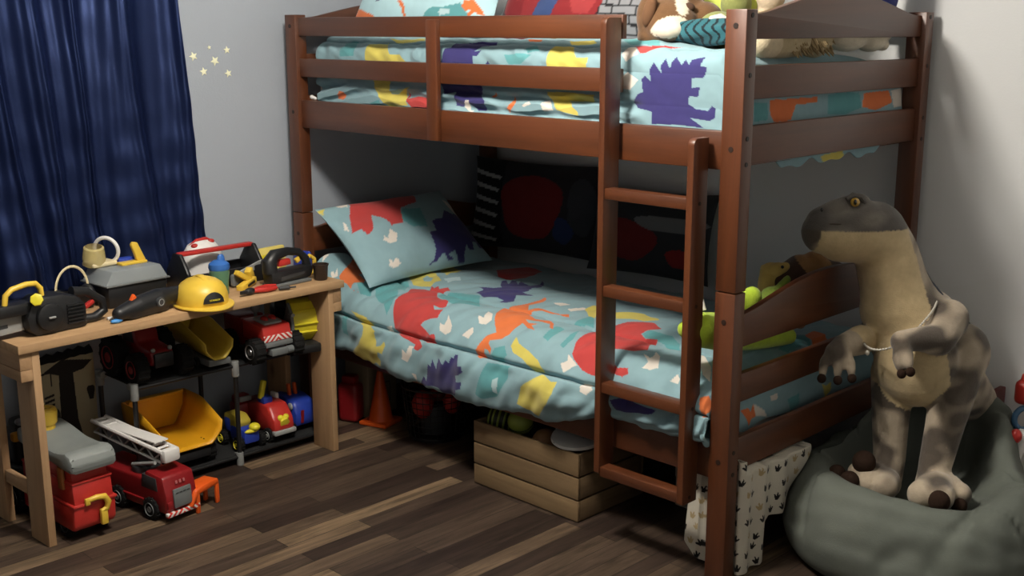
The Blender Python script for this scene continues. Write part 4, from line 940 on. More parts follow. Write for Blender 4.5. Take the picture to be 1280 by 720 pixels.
# --- small coloured vehicles at the lower right
t = thing('toy_tractor', 'blue and yellow toy tractor beside the front upright on the lower shelf', 'toy tractor', (.19, -.395, S0))
MB().box((.025, .0, .050), (.10, .065, .055), bev=.01).box((-.045, 0, .075), (.05, .06, .06), bev=.012).build('tractor_body', M_blue, t)
MB().prism([(-.08, .05), (.02, .06), (.035, .095), (.0, .118), (-.07, .115)], .055, XZ, bev=.01).build('cab', mat('olive_yellow_plastic', (170, 152, 52), .45), t)
MB().ell((.072, .012, .082), (.022, .020, .015)).ell((.072, .0, .070), (.012, .03, .008)).build('emblem', M_lyel, t)
add_wheels(t, ((-.05, -.045), (-.05, .045), (.055, -.045), (.055, .045)), .026, .022, M_lyel)
t = thing('toy_fire_truck', 'small red toy fire truck with yellow crest on the lower rack shelf', 'toy truck', (.185, -.265, S0 + .0))
pr = [(-.09, .03), (.075, .03), (.095, .045), (.09, .085), (.05, .135), (-.02, .14), (-.09, .12)]
MB().prism(pr, .088, XZ, bev=.012).build('truck_body', M_red, t)
MB().box((.088, 0, .038), (.025, .095, .018), bev=.006).build('bumper', M_lgrey, t)
MB().cyl((.078, 0, .078), (.096, 0, .071), .022, n=5, bev=.002).ell((.084, -.012, .09), (.01, .012, .012)).ell((.084, .012, .09), (.01, .012, .012)).build('crest', M_lyel, t)
MB().box((-.0, -.02, .145), (.05, .04, .03), bev=.008).build('turntable', M_blue, t)
MB().box((-.0, -.03, .185), (.018, .02, .07), rot=(-.25, 0, 0), bev=.005).build('boom', M_lyel, t)
MB().box((-.02, .035, .142), (.04, .015, .03), bev=.005).build('window_block', M_white, t)
add_wheels(t, ((-.05, -.045), (-.05, .045), (.055, -.045), (.055, .045)), .026, .018, M_lgrey)
t = thing('toy_wagon', 'dark red toy wagon behind the small fire truck on the lower shelf', 'toy truck', (.07, -.285, S0))
MB().box((0, 0, .075), (.07, .13, .09), bev=.014).box((0, -.03, .13), (.05, .06, .035), bev=.012).build('wagon_body', M_dred, t)
MB().box((.03, -.03, .135), (.012, .05, .02), bev=.004).build('windscreen', M_lgrey, t)
add_wheels(t, ((-.02, -.055), (-.02, .055), (.02, -.055), (.02, .055)), .022, .016, M_dgrey)
t = thing('toy_blue_van', 'royal blue toy van with orange prongs at the right end of the lower shelf', 'toy truck', (.16, -.140, S0))
MB().prism([(-.08, .02), (.075, .02), (.08, .07), (.06, .115), (.0, .13), (-.08, .125)], .10, XZ, bev=.016).build('van_body', M_blue, t)
for dy in (-.022, .004): MB().box((.0, dy, .148), (.016, .012, .05), rot=(.1, 0, 0), bev=.004).build('prong', M_orange, t)
MB().box((.079, -.02, .06), (.004, .012, .05), rot=(0, .1, 0)).build('decal', M_dred, t)
MB().ell((.05, -.052, .10), (.015, .006, .014)).build('headlight', M_lgrey, t)
add_wheels(t, ((-.05, -.05), (-.05, .05), (.05, -.05), (.05, .05)), .022, .018, M_dgrey)

# --- upper tier: dark red tractor with big wheels
t = thing('toy_monster_tractor', 'dark red toy tractor with big black wheels on the upper rack tier', 'toy tractor', (.16, -.725, S1))
MB().prism([(-.09, .05), (.10, .05), (.115, .07), (.105, .105), (.02, .115), (.0, .175), (-.08, .178), (-.09, .10)], .085, XZ, bev=.01).build('tractor_body', M_dred, t)
MB().prism([(-.075, .112), (.0, .112), (-.012, .165), (-.07, .168)], .0865, XZ, bev=.003).build('cab_window', M_dgrey, t)
MB().box((.117, 0, .072), (.012, .07, .05), bev=.006).build('grille', M_black, t)
for dy in (-.03, .03): MB().ell((.105, dy, .106), .008).build('headlight', M_lgrey, t)
add_wheels(t, ((-.06, -.085), (-.06, .085)), .066, .05, M_dred)
add_wheels(t, ((.085, -.08), (.085, .08)), .050, .045, M_dred)

# --- yellow hopper trailer
t = thing('toy_hopper_trailer', 'pale yellow hopper truck on the upper tier between the tractor and the rescue truck', 'toy truck', (.17, -.525, S1))
MB().span((-.12, -.04, .012), (.12, .045, .035), bev=.004).build('chassis', M_mgrey, t)
P = tipper(-.15, .125, .060, .108, .038, .102, -.0)
P[..., 2] += np.linspace(.02, 0, 9)[:, None]
surf('hopper', P, None, M_lyel if False else mat('dull_yellow_plastic', (216, 186, 62), .45), t, thick=.005)
MB().prism([(p[1], p[2]) for p in P[0]], .006, T((P[0][0][0] - .002, 0, 0)) @ YZ, bev=.0015).build('hopper_back', mat('dull_yellow_plastic', (216, 186, 62), .45), t)
add_wheels(t, ((-.07, -.05), (-.07, .05), (.05, -.05), (.05, .05)), .018, .014, M_dgrey)

# --- rescue truck with hazard stripes, nose to the viewer
t = thing('toy_rescue_truck', 'red toy rescue truck with white hazard stripes on its nose, upper rack tier', 'toy truck', (.235, -.325, S1))
M_haz, nt, n, l, b = newmat('hazard_stripe_print')
tc = n.new('ShaderNodeTexCoord'); sp = n.new('ShaderNodeSeparateXYZ'); ab = n.new('ShaderNodeMath'); ab.operation = 'ABSOLUTE'
su = n.new('ShaderNodeMath'); su.operation = 'ADD'; ml = n.new('ShaderNodeMath'); ml.operation = 'MULTIPLY'; ml.inputs[1].default_value = 50
fr = n.new('ShaderNodeMath'); fr.operation = 'FRACT'; gt = n.new('ShaderNodeMath'); gt.operation = 'GREATER_THAN'; gt.inputs[1].default_value = .5
mx = n.new('ShaderNodeMix'); mx.data_type = 'RGBA'; mx.inputs['A'].default_value = lin((200, 50, 42)); mx.inputs['B'].default_value = lin((225, 222, 216))
l.new(tc.outputs['Object'], sp.inputs[0]); l.new(sp.outputs['Y'], ab.inputs[0]); l.new(ab.outputs[0], su.inputs[0]); l.new(sp.outputs['Z'], su.inputs[1])
l.new(su.outputs[0], ml.inputs[0]); l.new(ml.outputs[0], fr.inputs[0]); l.new(fr.outputs[0], gt.inputs[0]); l.new(gt.outputs[0], mx.inputs['Factor'])
l.new(mx.outputs['Result'], b.inputs['Base Color']); b.inputs['Roughness'].default_value = .4
MB().span((-.15, -.05, .035), (.10, .05, .075), bev=.006).span((-.16, -.05, .07), (-.04, .05, .14), bev=.01).build('truck_body', M_dred, t)
MB().prism([(-.02, .07), (.10, .07), (.118, .085), (.108, .128), (-.02, .140)], .115, XZ, bev=.006).build('nose', M_red, t)
MB().box((.055, .0, .132), (.075, .072, .02), rot=(0, .12, 0), bev=.004).build('engine_tray', M_lgrey, t)
for dy in (-.014, .018): MB().ell((.055, dy, .142), (.02, .012, .012)).build('engine_block', M_red, t)
MB().box((.1165, 0, .086), (.006, .116, .022), bev=.001).build('stripe_plate', M_haz, t)
MB().box((.112, 0, .064), (.03, .112, .018), bev=.005).build('bumper', M_mgrey, t)
MB().box((.105, .0, .035), (.05, .07, .026), bev=.006).cyl((.12, .03, .035), (.12, .055, .035), .014, n=16).build('axle_guard', M_mgrey, t)
MB().cyl((-.02, .0, .135), (-.02, .0, .165), .006).ell((-.018, .0, .172), (.010, .020, .020)).build('spotlight', M_mgrey, t)
add_wheels(t, ((.088, -.078), (.088, .082), (-.09, -.075), (-.09, .075)), .044, .042, M_steel)

# --- loader with yellow bucket
t = thing('toy_loader', 'toy loader with ribbed lemon yellow bucket at the right end of the upper tier', 'toy loader', (.235, -.188, S1), math.radians(-12))
MB().span((-.13, -.05, .0), (.12, .065, .034), bev=.008).build('track_base', M_black, t)
arc = [(.0, .06), (.05, .045), (.082, .075), (.092, .115), (.085, .155), (.06, .190), (.02, .20)]
inner = [(.018, .185), (.052, .176), (.072, .148), (.078, .115), (.07, .085), (.045, .06), (.004, .072)]
MB().prism(arc + inner, .092, T((0, .02, -.012)) @ XZ, bev=.002).build('bucket', M_lyel, t)
for k, (x, z) in enumerate(((.088, .085), (.096, .118), (.080, .165))): MB().box((x - .004, .02, z - .012), (.012, .092, .006), rot=(0, -.1 + .3 * k, 0), bev=.002).build('bucket_rib', M_lyel, t)
for s in (-.033, .073):
    MB().prism([(-.01, .03), (.04, .025), (.088, .06), (.098, .115), (.088, .16), (.055, .195), (.04, .16), (.0, .10)], .012, T((0, s, -.012)) @ XZ, bev=.003).build('side_plate', M_mgrey, t)
    for (x, z) in ((.088, .145), (.082, .035)): MB().cyl((x - .02, s, z), (x + .012, s, z), .007, n=12).build('pin', M_lgrey, t)
MB().box((-.09, .01, .09), (.09, .09, .12), bev=.02, seg=3).build('engine_hood', M_black, t)
MB().tube([(-.06, -.01, .11), (-.03, -.02, .17), (.0, .0, .15), (.03, .02, .10)], .03, n=12).build('boom_cover', M_black, t)

# --- printed board against the wall at the left, under the bench, and a corrugated hose on it
M_card = mat_col('printed_cream_card', rough=.8, bump=None, varamt=.04)
nu, nv = 170, 170
U, V = np.meshgrid(np.linspace(0, 1, nu), np.linspace(0, 1, nv), indexing='ij')
colr = np.ones((nu, nv, 3)) * np.array(lin((176, 166, 136))[:3])
DK = (44, 40, 36)
paint(colr, U, V, [(DK, [(.55, .96), (.98, .90), (.85, .82), (.70, .80), (.72, .30), (.80, .0), (.45, 0), (.48, .30), (.50, .80), (.30, .86)]),
    (DK, blob(.15, .76, .09, .09)), (DK, blob(.93, .55, .05, .10, wob=.25)), (DK, [(.1, .42), (.3, .48), (.45, .36), (.7, .36), (.7, .26), (.4, .26), (.1, .2)]),
    (DK, blob(.35, .14, .06, .05)), (DK, [(.28, .60), (.42, .62), (.42, .595), (.28, .575)]), (DK, [(.28, .55), (.42, .57), (.42, .545), (.28, .525)]), (DK, [(.28, .50), (.42, .52), (.42, .495), (.28, .475)]),
    (DK, [(.25, .85), (.40, .86), (.40, .70), (.38, .70), (.38, .84), (.25, .83)]), ((120, 104, 70), [(.05, .3), (.14, .32), (.13, .4), (.05, .38)])])
P = np.stack([np.full((nu, nv), 0.0), (U - .5) * .25, V * .33], -1)
t = thing('printed_board', 'cream printed card board with dark drawing leaning on the wall under the bench left end', 'printed board', (-.02, -.955, .115), 0)
o = surf('board_face', P, colr, M_card, t, thick=.004)
MB().span((-.035, -.125, -.115), (-.004, .125, .33), bev=.003).build('board_box', mat('brown_card', (140, 118, 88), .9), t)
o = MB().tube([(.02 + .012 * sin(k * .5), -1.07 + .02 * k, .455 + .006 * (k % 2)) for k in range(12)], [.013 + .003 * (k % 2) for k in range(12)], n=10).build('corrugated_hose', M_tyre)
o.location = (0, 0, 0); tag(o, 'short black corrugated toy hose lying on top of the printed board', 'hose')
# --- dark toy behind the ride-on truck
t = thing('toy_quad', 'black toy quad with two chrome lamps under the left end of the bench', 'toy vehicle', (.050, -1.115, 0), .05)
MB().box((0, 0, .10), (.13, .12, .09), bev=.02, seg=3).box((-.01, 0, .20), (.10, .11, .13), bev=.03, seg=3).box((.02, .03, .275), (.06, .16, .05), bev=.015).build('quad_body', M_black, t)
for dy in (-.035, .015): MB().lathe([(.0, .006), (.012, .006), (.016, .0), (.0, 0)], c=(.052, dy, .292), rot=(0, .5, 0), n=20).build('lamp', M_steel, t)
MB().box((.06, -.05, .25), (.03, .04, .03), bev=.008).build('orange_fender', M_oyel, t)
add_wheels(t, ((-.04, -.06), (-.04, .06), (.05, -.06), (.05, .06)), .05, .04, M_dgrey)

# ------------------------------------------------------------------ toys on the floor
t = thing('ride_on_truck', 'red ride on truck with grey saddle seat and yellow hook on the floor', 'ride on toy', (.355, -1.100, 0), math.radians(3))
sec = lambda x0, x1, w, z0, z1, bv=.012: MB().span((x0, -w / 2, z0), (x1, w / 2, z1), bev=bv)
mb = MB().prism([(-.20, .034), (.112, .034), (.126, .05), (.130, .118), (-.20, .118)], .138, XZ, bev=.008)
mb.prism([(-.20, .112), (.128, .112), (.119, .188), (-.20, .188)], .128, XZ, bev=.006).prism([(-.20, .182), (.112, .182), (.104, .242), (-.19, .242)], .116, XZ, bev=.006)
mb.span((-.20, -.072, .113), (.135, .072, .123), bev=.004).span((-.20, -.066, .183), (.124, .066, .192), bev=.004)
mb.build('truck_body', M_red, t)
# saddle seat: swept profile, curled down at the front
sp = [(-.20, .300), (-.12, .292), (-.03, .276), (.05, .276), (.105, .287), (.132, .280), (.147, .262), (.149, .240), (.143, .224), (.10, .226), (.0, .236), (-.20, .250)]
MB().prism(sp, .150, XZ, bev=.014).build('seat', mat('grey_seat_plastic', (128, 134, 132), .5), t)
mb = MB().tube([(.134, -.028, .130), (.142, .0, .136), (.143, .025, .132), (.143, .036, .112), (.142, .030, .092), (.142, .012, .088)], [.008, .009, .010, .010, .009, .006], n=10)
mb.box((.140, .020, .068), (.016, .022, .05), bev=.004).box((.137, -.028, .128), (.012, .016, .022), bev=.003)
mb.build('hook', M_yel, t)
MB().cyl((-.14, -.002, .305), (-.14, -.002, .352), .034, .037, n=26, bev=.006).cyl((-.14, -.002, .28), (-.14, -.002, .31), .028, n=26).torus((-.14, -.002, .351), .026, .008, n=26).build('steering_knob', M_yel, t)
MB().box((.06, -.066, .195), (.03, .012, .07), bev=.004).build('side_latch', mat('tan_plastic', (170, 112, 60), .5), t)
add_wheels(t, ((-.13, -.050), (-.13, .050), (.05, -.050), (.05, .050)), .040, .028, M_dgrey)

# --- red fire engine with white ladder
t = thing('toy_fire_engine', 'dark red toy fire engine with white extension ladder on the floor', 'toy fire engine', (.37, -.862, 0), math.radians(8))
mb = MB().prism([(-.21, .03), (.165, .03), (.178, .045), (.176, .09), (.160, .150), (.075, .158), (.06, .128), (-.21, .128)], .118, XZ, bev=.008)
mb.span((-.21, -.064, .055), (.06, .064, .062), bev=.002)
mb.build('engine_body', M_dred, t)
MB().prism([(.052, .10), (.135, .10), (.130, .143), (.06, .146)], .122, XZ, bev=.002).build('cab_window', M_dgrey, t)
MB().box((.1795, .0, .078), (.008, .068, .062), rot=(0, -.08, 0), bev=.004).build('grille', M_mgrey, t)
mb = MB()
for k in range(4): mb.box((.1818, -.021 + .014 * k, .096), (.004, .009, .003))
mb.build('grille_slots', M_dgrey, t)
MB().box((.178, .0, .030), (.014, .124, .014), bev=.002).build('stripe_bumper', M_haz, t)
mb = MB()
for k in range(3): mb.box((.1715, -.014 + .014 * k, .128), (.002, .007, .010), rot=(0, -.25, 0))
mb.build('faded_mark', mat('faded_pink_print', (176, 104, 104), .5), t)
for dy in (-.048, .048): MB().box((.178, dy, .062), (.008, .018, .022), bev=.003).build('headlight', M_dred, t)
add_wheels(t, ((-.15, -.056), (-.15, .056), (-.07, -.056), (-.07, .056), (.10, -.056), (.10, .056)), .036, .026, M_mgrey)
# ladder: two rails, rungs and side lattice
def ladder_pts(s, y, h): return (-.245 + .375 * s, y, .248 - .030 * s + h)
for y in (-.026, .026):
    MB().tube([ladder_pts(0, y, .0), ladder_pts(1, y, .0)], .0075, n=8).build('ladder_rail', M_white, t)
    mb = MB().tube([ladder_pts(0.03, y, -.035), ladder_pts(.97, y, -.035)], .005, n=8)
    for k in range(9): mb.tube([ladder_pts(.03 + .105 * k, y, -.002 if k % 2 else -.035), ladder_pts(.03 + .105 * (k + 1), y, -.035 if k % 2 else -.002)], .0032, n=6)
    mb.build('ladder_lattice', M_lgrey, t)
mb = MB()
for k in range(13): mb.tube([ladder_pts(.02 + .08 * k, -.026, 0), ladder_pts(.02 + .08 * k, .026, 0)], .005, n=6)
mb.span((-.235, -.026, .240), (.09, .026, .244))
mb.build('ladder_rungs', M_white, t)
MB().box(ladder_pts(1.0, 0, -.012), (.03, .062, .045), bev=.01).build('ladder_bucket', M_white, t)
MB().cyl((.0, 0, .125), (.0, 0, .15), .045, n=24, bev=.004).box((.015, 0, .172), (.06, .045, .05), bev=.008).build('turntable', M_dgrey, t)
MB().tube([(-.02, -.036, .15), (.10, -.036, .182)], .006, n=8).build('lift_ram', M_lgrey, t)

# --- orange plastic scoop behind the engine
t = thing('orange_scoop', 'orange plastic scoop standing on the floor behind the fire engine', 'toy part', (.50, -.742, 0), math.radians(-70))
MB().prism([(-.055, .065), (.045, .062), (.075, .030), (.088, .034), (.060, .083), (.0, .088), (-.05, .085)], .06, XZ, bev=.006).build('scoop_blade', M_orange, t)
for dx, s in ((-.045, -1), (-.045, 1), (.05, 1)): MB().box((dx, s * .024, .034), (.016, .010, .068), bev=.003).build('leg', M_orange, t)

# ------------------------------------------------------------------ under the bed
t = thing('traffic_cone', 'orange toy traffic cone under the bed', 'traffic cone', (.275, .185, 0), .3)
MB().box((0, 0, .008), (.125, .125, .016), bev=.005).build('base', M_orange, t)
MB().lathe([(.052, .014), (.047, .022), (.012, .205), (.010, .212), (.006, .212), (.006, .20)], n=28).build('cone', M_orange, t)

t = thing('mesh_basket', 'black wire mesh basket holding red toys under the bed', 'basket', (.53, .25, 0))
mb = MB()
for k in range(9):
    z = .012 + .195 * k / 8; r = .105 + .025 * k / 8
    mb.torus((0, 0, z), r, .0016 if k < 8 else .004, n=28, m=6)
for k in range(28):
    a = 2 * pi * k / 28; mb.tube([(.105 * cos(a), .105 * sin(a), .012), (.130 * cos(a), .130 * sin(a), .207)], .0014, n=5)
mb.cyl((0, 0, 0), (0, 0, .012), .105, n=28)
mb.build('wire_wall', M_pipe, t)
for (p, r, m, lab) in (((.53, .185, .135), .055, M_red, 'round red toy in the front of the black mesh basket'), ((.50, .29, .13), .05, M_dred, 'dark red toy at the back left of the black mesh basket'), ((.60, .27, .14), .045, M_red, 'red toy at the right of the black mesh basket')):
    o = MB().ell((0, 0, 0), (r * .75, r * .75, r)).torus((0, 0, .01), r * .72, .004).build('red_toy', m, loc=p); tag(o, lab, 'toy', 'red toys in the mesh basket')
o = MB().cyl((0, 0, 0), (0, 0, .115), .06, n=20, bev=.01).build('toy_drum', M_dgrey, loc=(.53, .25, .0125)); tag(o, 'dark drum in the bottom of the mesh basket under the red toys', 'toy')

t = thing('cardboard_box', 'upright cardboard box with an outlined label under the bed beside the cone', 'cardboard box', (.135, .25, 0), .12)
MB().box((0, 0, .125), (.13, .16, .25), bev=.003).build('box_body', mat('pale_card', (150, 136, 112), .9), t)
mb = MB()
for (a, b_) in (((-.04, .05), (.04, .05)), ((-.04, .13), (.04, .13)), ((-.04, .05), (-.04, .13)), ((.04, .05), (.04, .13)), ((-.025, .065), (.02, .115))):
    mb.tube([(.0655, a[0], a[1]), (.0655, b_[0], b_[1])], .002, n=6)
mb.cyl((.065, -.03, .02), (.0665, -.03, .02), .008)
mb.build('printed_mark', M_dgrey, t)
o = MB().box((0, 0, .08), (.09, .07, .16), bev=.02, seg=3).box((0, 0, .17), (.06, .05, .04), bev=.012).build('red_toy_case', M_dred, loc=(.17, .12, 0), rot=(0, 0, .4)); tag(o, 'dark red toy case between the bench leg and the cardboard box', 'toy')

# --- wooden crate with balls
CRX0, CRX1, CRY0, CRY1 = .989, 1.462, .016, .345
t = thing('wooden_crate', 'slatted pine crate half under the bed in front of the ladder', 'crate', ((CRX0 + CRX1) / 2, (CRY0 + CRY1) / 2, 0))
cw, cd = (CRX1 - CRX0) / 2, (CRY1 - CRY0) / 2
M_cratex = mat_wood('weathered_pine_along_x', (98, 78, 54), (136, 112, 80), 'X', rough=.75, scale=16, knots=.5)
M_cratey = mat_wood('weathered_pine_along_y', (92, 73, 50), (128, 105, 76), 'Y', rough=.75, scale=16, knots=.5)
for (z0, z1) in ((.004, .071), (.077, .148), (.154, .227)):
    for s in (-1, 1):
        MB().span((-cw, s * cd, z0), (cw, s * (cd - .010), z1), bev=.0015).build('slat', M_cratex, t)
        MB().span((s * cw, -cd + .011, z0), (s * (cw - .010), cd - .011, z1), bev=.0015).build('slat', M_cratey, t)
MB().span((-cw + .011, -cd + .011, .003), (cw - .011, cd - .011, .012)).build('crate_floor', M_cratex, t)
for sx in (-1, 1):
    for sy in (-1, 1): MB().box((sx * (cw - .020), sy * (cd - .020), .115), (.018, .018, .21)).build('corner_block', M_cratey, t)
M_ballb = mat('olive_black_rubber', (40, 44, 26), .5)
M_olive = mat('olive_green_rubber', (138, 152, 60), .5, var=(10, .08))
t = thing('striped_ball', 'black and olive striped ball at the left end of the crate', 'ball', (1.038, 0.100, 0.221), 0, 'balls in the crate')
MB().ell((0, 0, 0), (.050, .049, .050), n=28, m=18).build('ball_shell', M_ballb, t)
for k in range(-2, 3):
    a = .42 * k; MB().torus((.049 * sin(a), 0, 0), .0502 * cos(a), .0042, rot=(0, pi / 2, 0), n=36, m=6).build('stripe', M_olive, t, rot=(.25, .15, .5))
t = thing('green_ball', 'plain olive green ball beside the striped ball in the crate', 'ball', (1.144, 0.085, 0.243), 0, 'balls in the crate')
MB().ell((0, 0, 0), .044, n=28, m=18).build('ball_shell', M_olive, t)
MB().torus((0, 0, 0), .0437, .0018, rot=(.5, .3, 0), n=40, m=6).torus((0, 0, 0.02), .039, .0018, rot=(.5, .3, 0), n=40, m=6).build('seam', M_ballb, t)
for (p, r, m, lab) in (((1.255, .09, .195), .048, mat('tan_rubber', (146, 104, 66), .6), 'small tan ball in the crate between the green ball and the white lid'), ((1.08, .25, .13), .06, M_dgrey, 'dark grey ball at the back left of the crate'), ((1.2, .26, .13), .06, M_ballb, 'black ball at the back of the crate behind the green one')):
    o = MB().ell((0, 0, 0), r).torus((0, 0, 0), r, .0015, rot=(.4, .2, 0), n=30, m=5).build('toy_ball', m, loc=p); tag(o, lab, 'ball', 'balls in the crate')
o = MB().caps([((0, 0, 0), .012), ((0, .03, .03), .010)]).build('white_peg', M_white, loc=(1.275, .13, .232)); tag(o, 'small white peg sticking up behind the tan ball in the crate', 'toy')
o = MB().span((-.215, -.145, 0), (.215, .145, .14), bev=.035, seg=3).ell((.1, .03, .11), (.10, .09, .05)).build('toy_pile', mat('dark_brown_toys', (44, 36, 32), .8), loc=(1.225, .18, .0125)); tag(o, 'dark soft toy bag filling the bottom of the crate', 'bag')
t = thing('plastic_disc', 'round white plastic disc with dark specks lying tilted on the right end of the crate', 'disc', (1.385, .10, .242), 0)
M_lidw, nt, n, l, b = newmat('speckled_white_plastic')
vo = n.new('ShaderNodeTexVoronoi'); vo.inputs['Scale'].default_value = 34; tc = n.new('ShaderNodeTexCoord'); cr = n.new('ShaderNodeValToRGB')
cr.color_ramp.elements[0].position = .07; cr.color_ramp.elements[0].color = lin((60, 58, 54)); cr.color_ramp.elements[1].position = .10; cr.color_ramp.elements[1].color = lin((200, 200, 194))
l.new(tc.outputs['Object'], vo.inputs['Vector']); l.new(vo.outputs['Distance'], cr.inputs['Fac']); l.new(cr.outputs['Color'], b.inputs['Base Color']); b.inputs['Roughness'].default_value = .4
d_ = MB().lathe([(0, .004), (.075, .004), (.083, .0), (.087, .004), (.084, .012), (.074, .014), (0, .015)], n=40).build('disc_face', M_lidw, t, rot=(.16, .05, 0))
MB().box((-.012, .028, .017), (.045, .022, .006), rot=(.16, 0, .5), bev=.002).build('dark_notch', M_black, t)

o = MB().span((-.13, -.10, .0), (.13, .10, .15), bev=.003).span((-.13, -.102, .10), (.13, -.10, .148)).build('storage_box', mat('pale_storage_card', (166, 156, 140), .8), loc=(1.72, .45, 0)); tag(o, 'pale storage box under the bed behind the lowest ladder rung', 'box')

# ------------------------------------------------------------------ white blanket with paw prints hanging below the bed foot
path = np.array([(1.868, .040), (1.89, .034), (1.91, .06), (1.94, .075), (1.97, .08), (2.0, .076), (2.024, .060), (2.034, .09), (2.022, .13), (2.038, .16), (2.03, .19), (2.024, .22), (2.04, .26), (2.03, .31), (2.038, .36), (2.03, .42)])
pc = catmull(path[None], 320)[0]
nv = 180
sU = np.linspace(0, 1, 320)
hem = np.interp(sU, [0, .08, .14, .30, .42, .60, .63, .645, .70, .80, .88, 1.0], [.060, .030, .012, .010, .006, .008, .012, .135, .145, .14, .20, .29])
V = np.linspace(0, 1, nv)
Zb = .345 + (hem[:, None] - .345) * V[None, :]
Xb = np.repeat(pc[:, :1], nv, 1); Yb = np.repeat(pc[:, 1:2], nv, 1)
cx0, cy0 = 1.985, .12
k = 1 + .10 * V[None, :]
Pb = np.stack([Xb, Yb, Zb], -1)
wv = wobble(Pb * np.array([1, 1, .5]), 31, .012, 6, 6) * V[None, :]
Pb[..., 0] += wv - .02 * V[None, :] * (sU[:, None] < .15); Pb[..., 1] -= .3 * wv
Pb[..., 0] = np.where((Pb[..., 1] > .0) & (sU[:, None] > .5), np.maximum(Pb[..., 0], 2.012), Pb[..., 0])
tk = smoothstep(.300, .345, Pb[..., 2]) * (sU[:, None] > .44)
Pb[..., 0] = Pb[..., 0] * (1 - tk) + 1.972 * tk
Pb[..., 0] = np.where((Pb[..., 2] > .306) & (sU[:, None] > .44), np.minimum(Pb[..., 0], 1.978), Pb[..., 0])
Pb[..., 1] = np.maximum(Pb[..., 1], .054)
colr = np.ones((320, nv, 3)) * np.array(lin((206, 200, 184))[:3])
SL = np.concatenate([[0], np.cumsum(np.hypot(*np.diff(pc, axis=0).T))])
Us = np.repeat(SL[:, None], nv, 1); Vs = Zb
rs = np.random.RandomState(5)
def paw(cx, cy, s, a):
    out = []
    def R2(x, y): return (cx + s * (x * cos(a) - y * sin(a)), cy + s * (x * sin(a) + y * cos(a)))
    out.append([R2(x, y) for x, y in ((-.35, -.8), (.35, -.8), (.62, -.3), (.95, .55), (.6, .6), (.34, .15), (.2, 1.0), (-.05, 1.05), (-.2, .15), (-.6, .6), (-.95, .5), (-.62, -.3))])
    return out
for kx in range(18):
    for ky in range(8):
        cx_, cy_ = (kx + .5 * (ky % 2) + rs.uniform(-.25, .25)) * .046, .02 + .044 * ky + rs.uniform(-.01, .01)
        c_ = (28, 26, 26) if rs.rand() < .72 else (172, 152, 112)
        for pg in paw(cx_, cy_, .0125, rs.uniform(-.6, .6)): paint(colr, Us, Vs, [(c_, pg)])
M_blanket = mat_col('paw_print_muslin', rough=.95, bump=(160, .25), varamt=.05)
tag(surf('paw_print_blanket', Pb, colr, M_blanket, thick=.002), 'white blanket with dark paw prints hanging under the foot of the bed', 'blanket')

# ------------------------------------------------------------------ grey bean bag
M_bag = mat('grey_bean_bag_fabric', (96, 101, 94), .85, var=(5, .05), bump=(220, .15), spec=.25)
BCX, BCY, BR = 2.285, .615, .36
nu, nv = 260, 120
A = np.linspace(0, 2 * pi, nu, endpoint=False)[:, None] * np.ones((1, nv))
prof = np.array([(.80, 0.0), (.95, .02), (1.02, .09), (1.0, .17), (.93, .235), (.84, .270), (.72, .268), (.60, .235), (.48, .200), (.34, .185), (.18, .18), (.0, .18)])
q = catmull(prof[None], nv)[0]
RR = np.ones((nu, 1)) * q[:, 0][None]; ZZ = np.ones((nu, 1)) * q[:, 1][None]
back = np.clip(np.sin(A), 0, 1)                      # +Y side, towards the wall: taller
rightb = np.clip(np.cos(A - .25), 0, 1) ** 2
ZZ = ZZ * (1 + (.45 * back + .12 * rightb * np.clip(np.sin(A + .6), 0, 1)) * np.clip(q[:, 1] / .27, 0, 1)[None] * smoothstep(.35, .75, RR))
lob = 1 + .24 * np.exp(-((A - 5.70) / .48) ** 2) - .20 * np.exp(-((A - .62) / .55) ** 2)
X = BCX + BR * RR * np.cos(A) * lob; Y = BCY + .435 * RR * np.sin(A) * lob * np.where(np.sin(A) > 0, 1.0, 1.0)
P = np.stack([X, Y, ZZ], -1)
wr = wobble(P, 41, .022, 2.6, 6) + wobble(P, 42, .018, 4.5, 8) + wobble(P * np.array([1, 1, 2.2]), 43, .008, 9, 8)
crease = -.014 * np.exp(-((np.sin(A * 2.5 + 3 * RR + 1.1 * np.sin(2 * A) + .4)) / .12) ** 2) * smoothstep(.45, .75, RR) * smoothstep(.04, .16, ZZ)
crease += -.010 * np.exp(-((np.sin(A * 3 - 5 * RR + 1.6 * np.sin(3 * A + 1))) / .10) ** 2) * smoothstep(.3, .6, RR) * smoothstep(.04, .16, ZZ) 
d = (wr + crease) * smoothstep(0.0, .12, ZZ)
P[..., 0] += d * np.cos(A) * .7; P[..., 1] += d * np.sin(A) * .7; P[..., 2] += d * .8
P[..., 1] = np.minimum(P[..., 1], 1.062); P[..., 0] = np.where(P[..., 1] > -.03, np.maximum(P[..., 0], np.where(P[..., 2] > .26, 2.03, 1.96)), P[..., 0])
P[..., 2] = np.maximum(P[..., 2], 0.0)
bag = surf('bean_bag', P, None, M_bag, closeu=True)
tag(bag, 'slouchy grey bean bag on the floor at the foot of the bunk bed', 'bean bag')

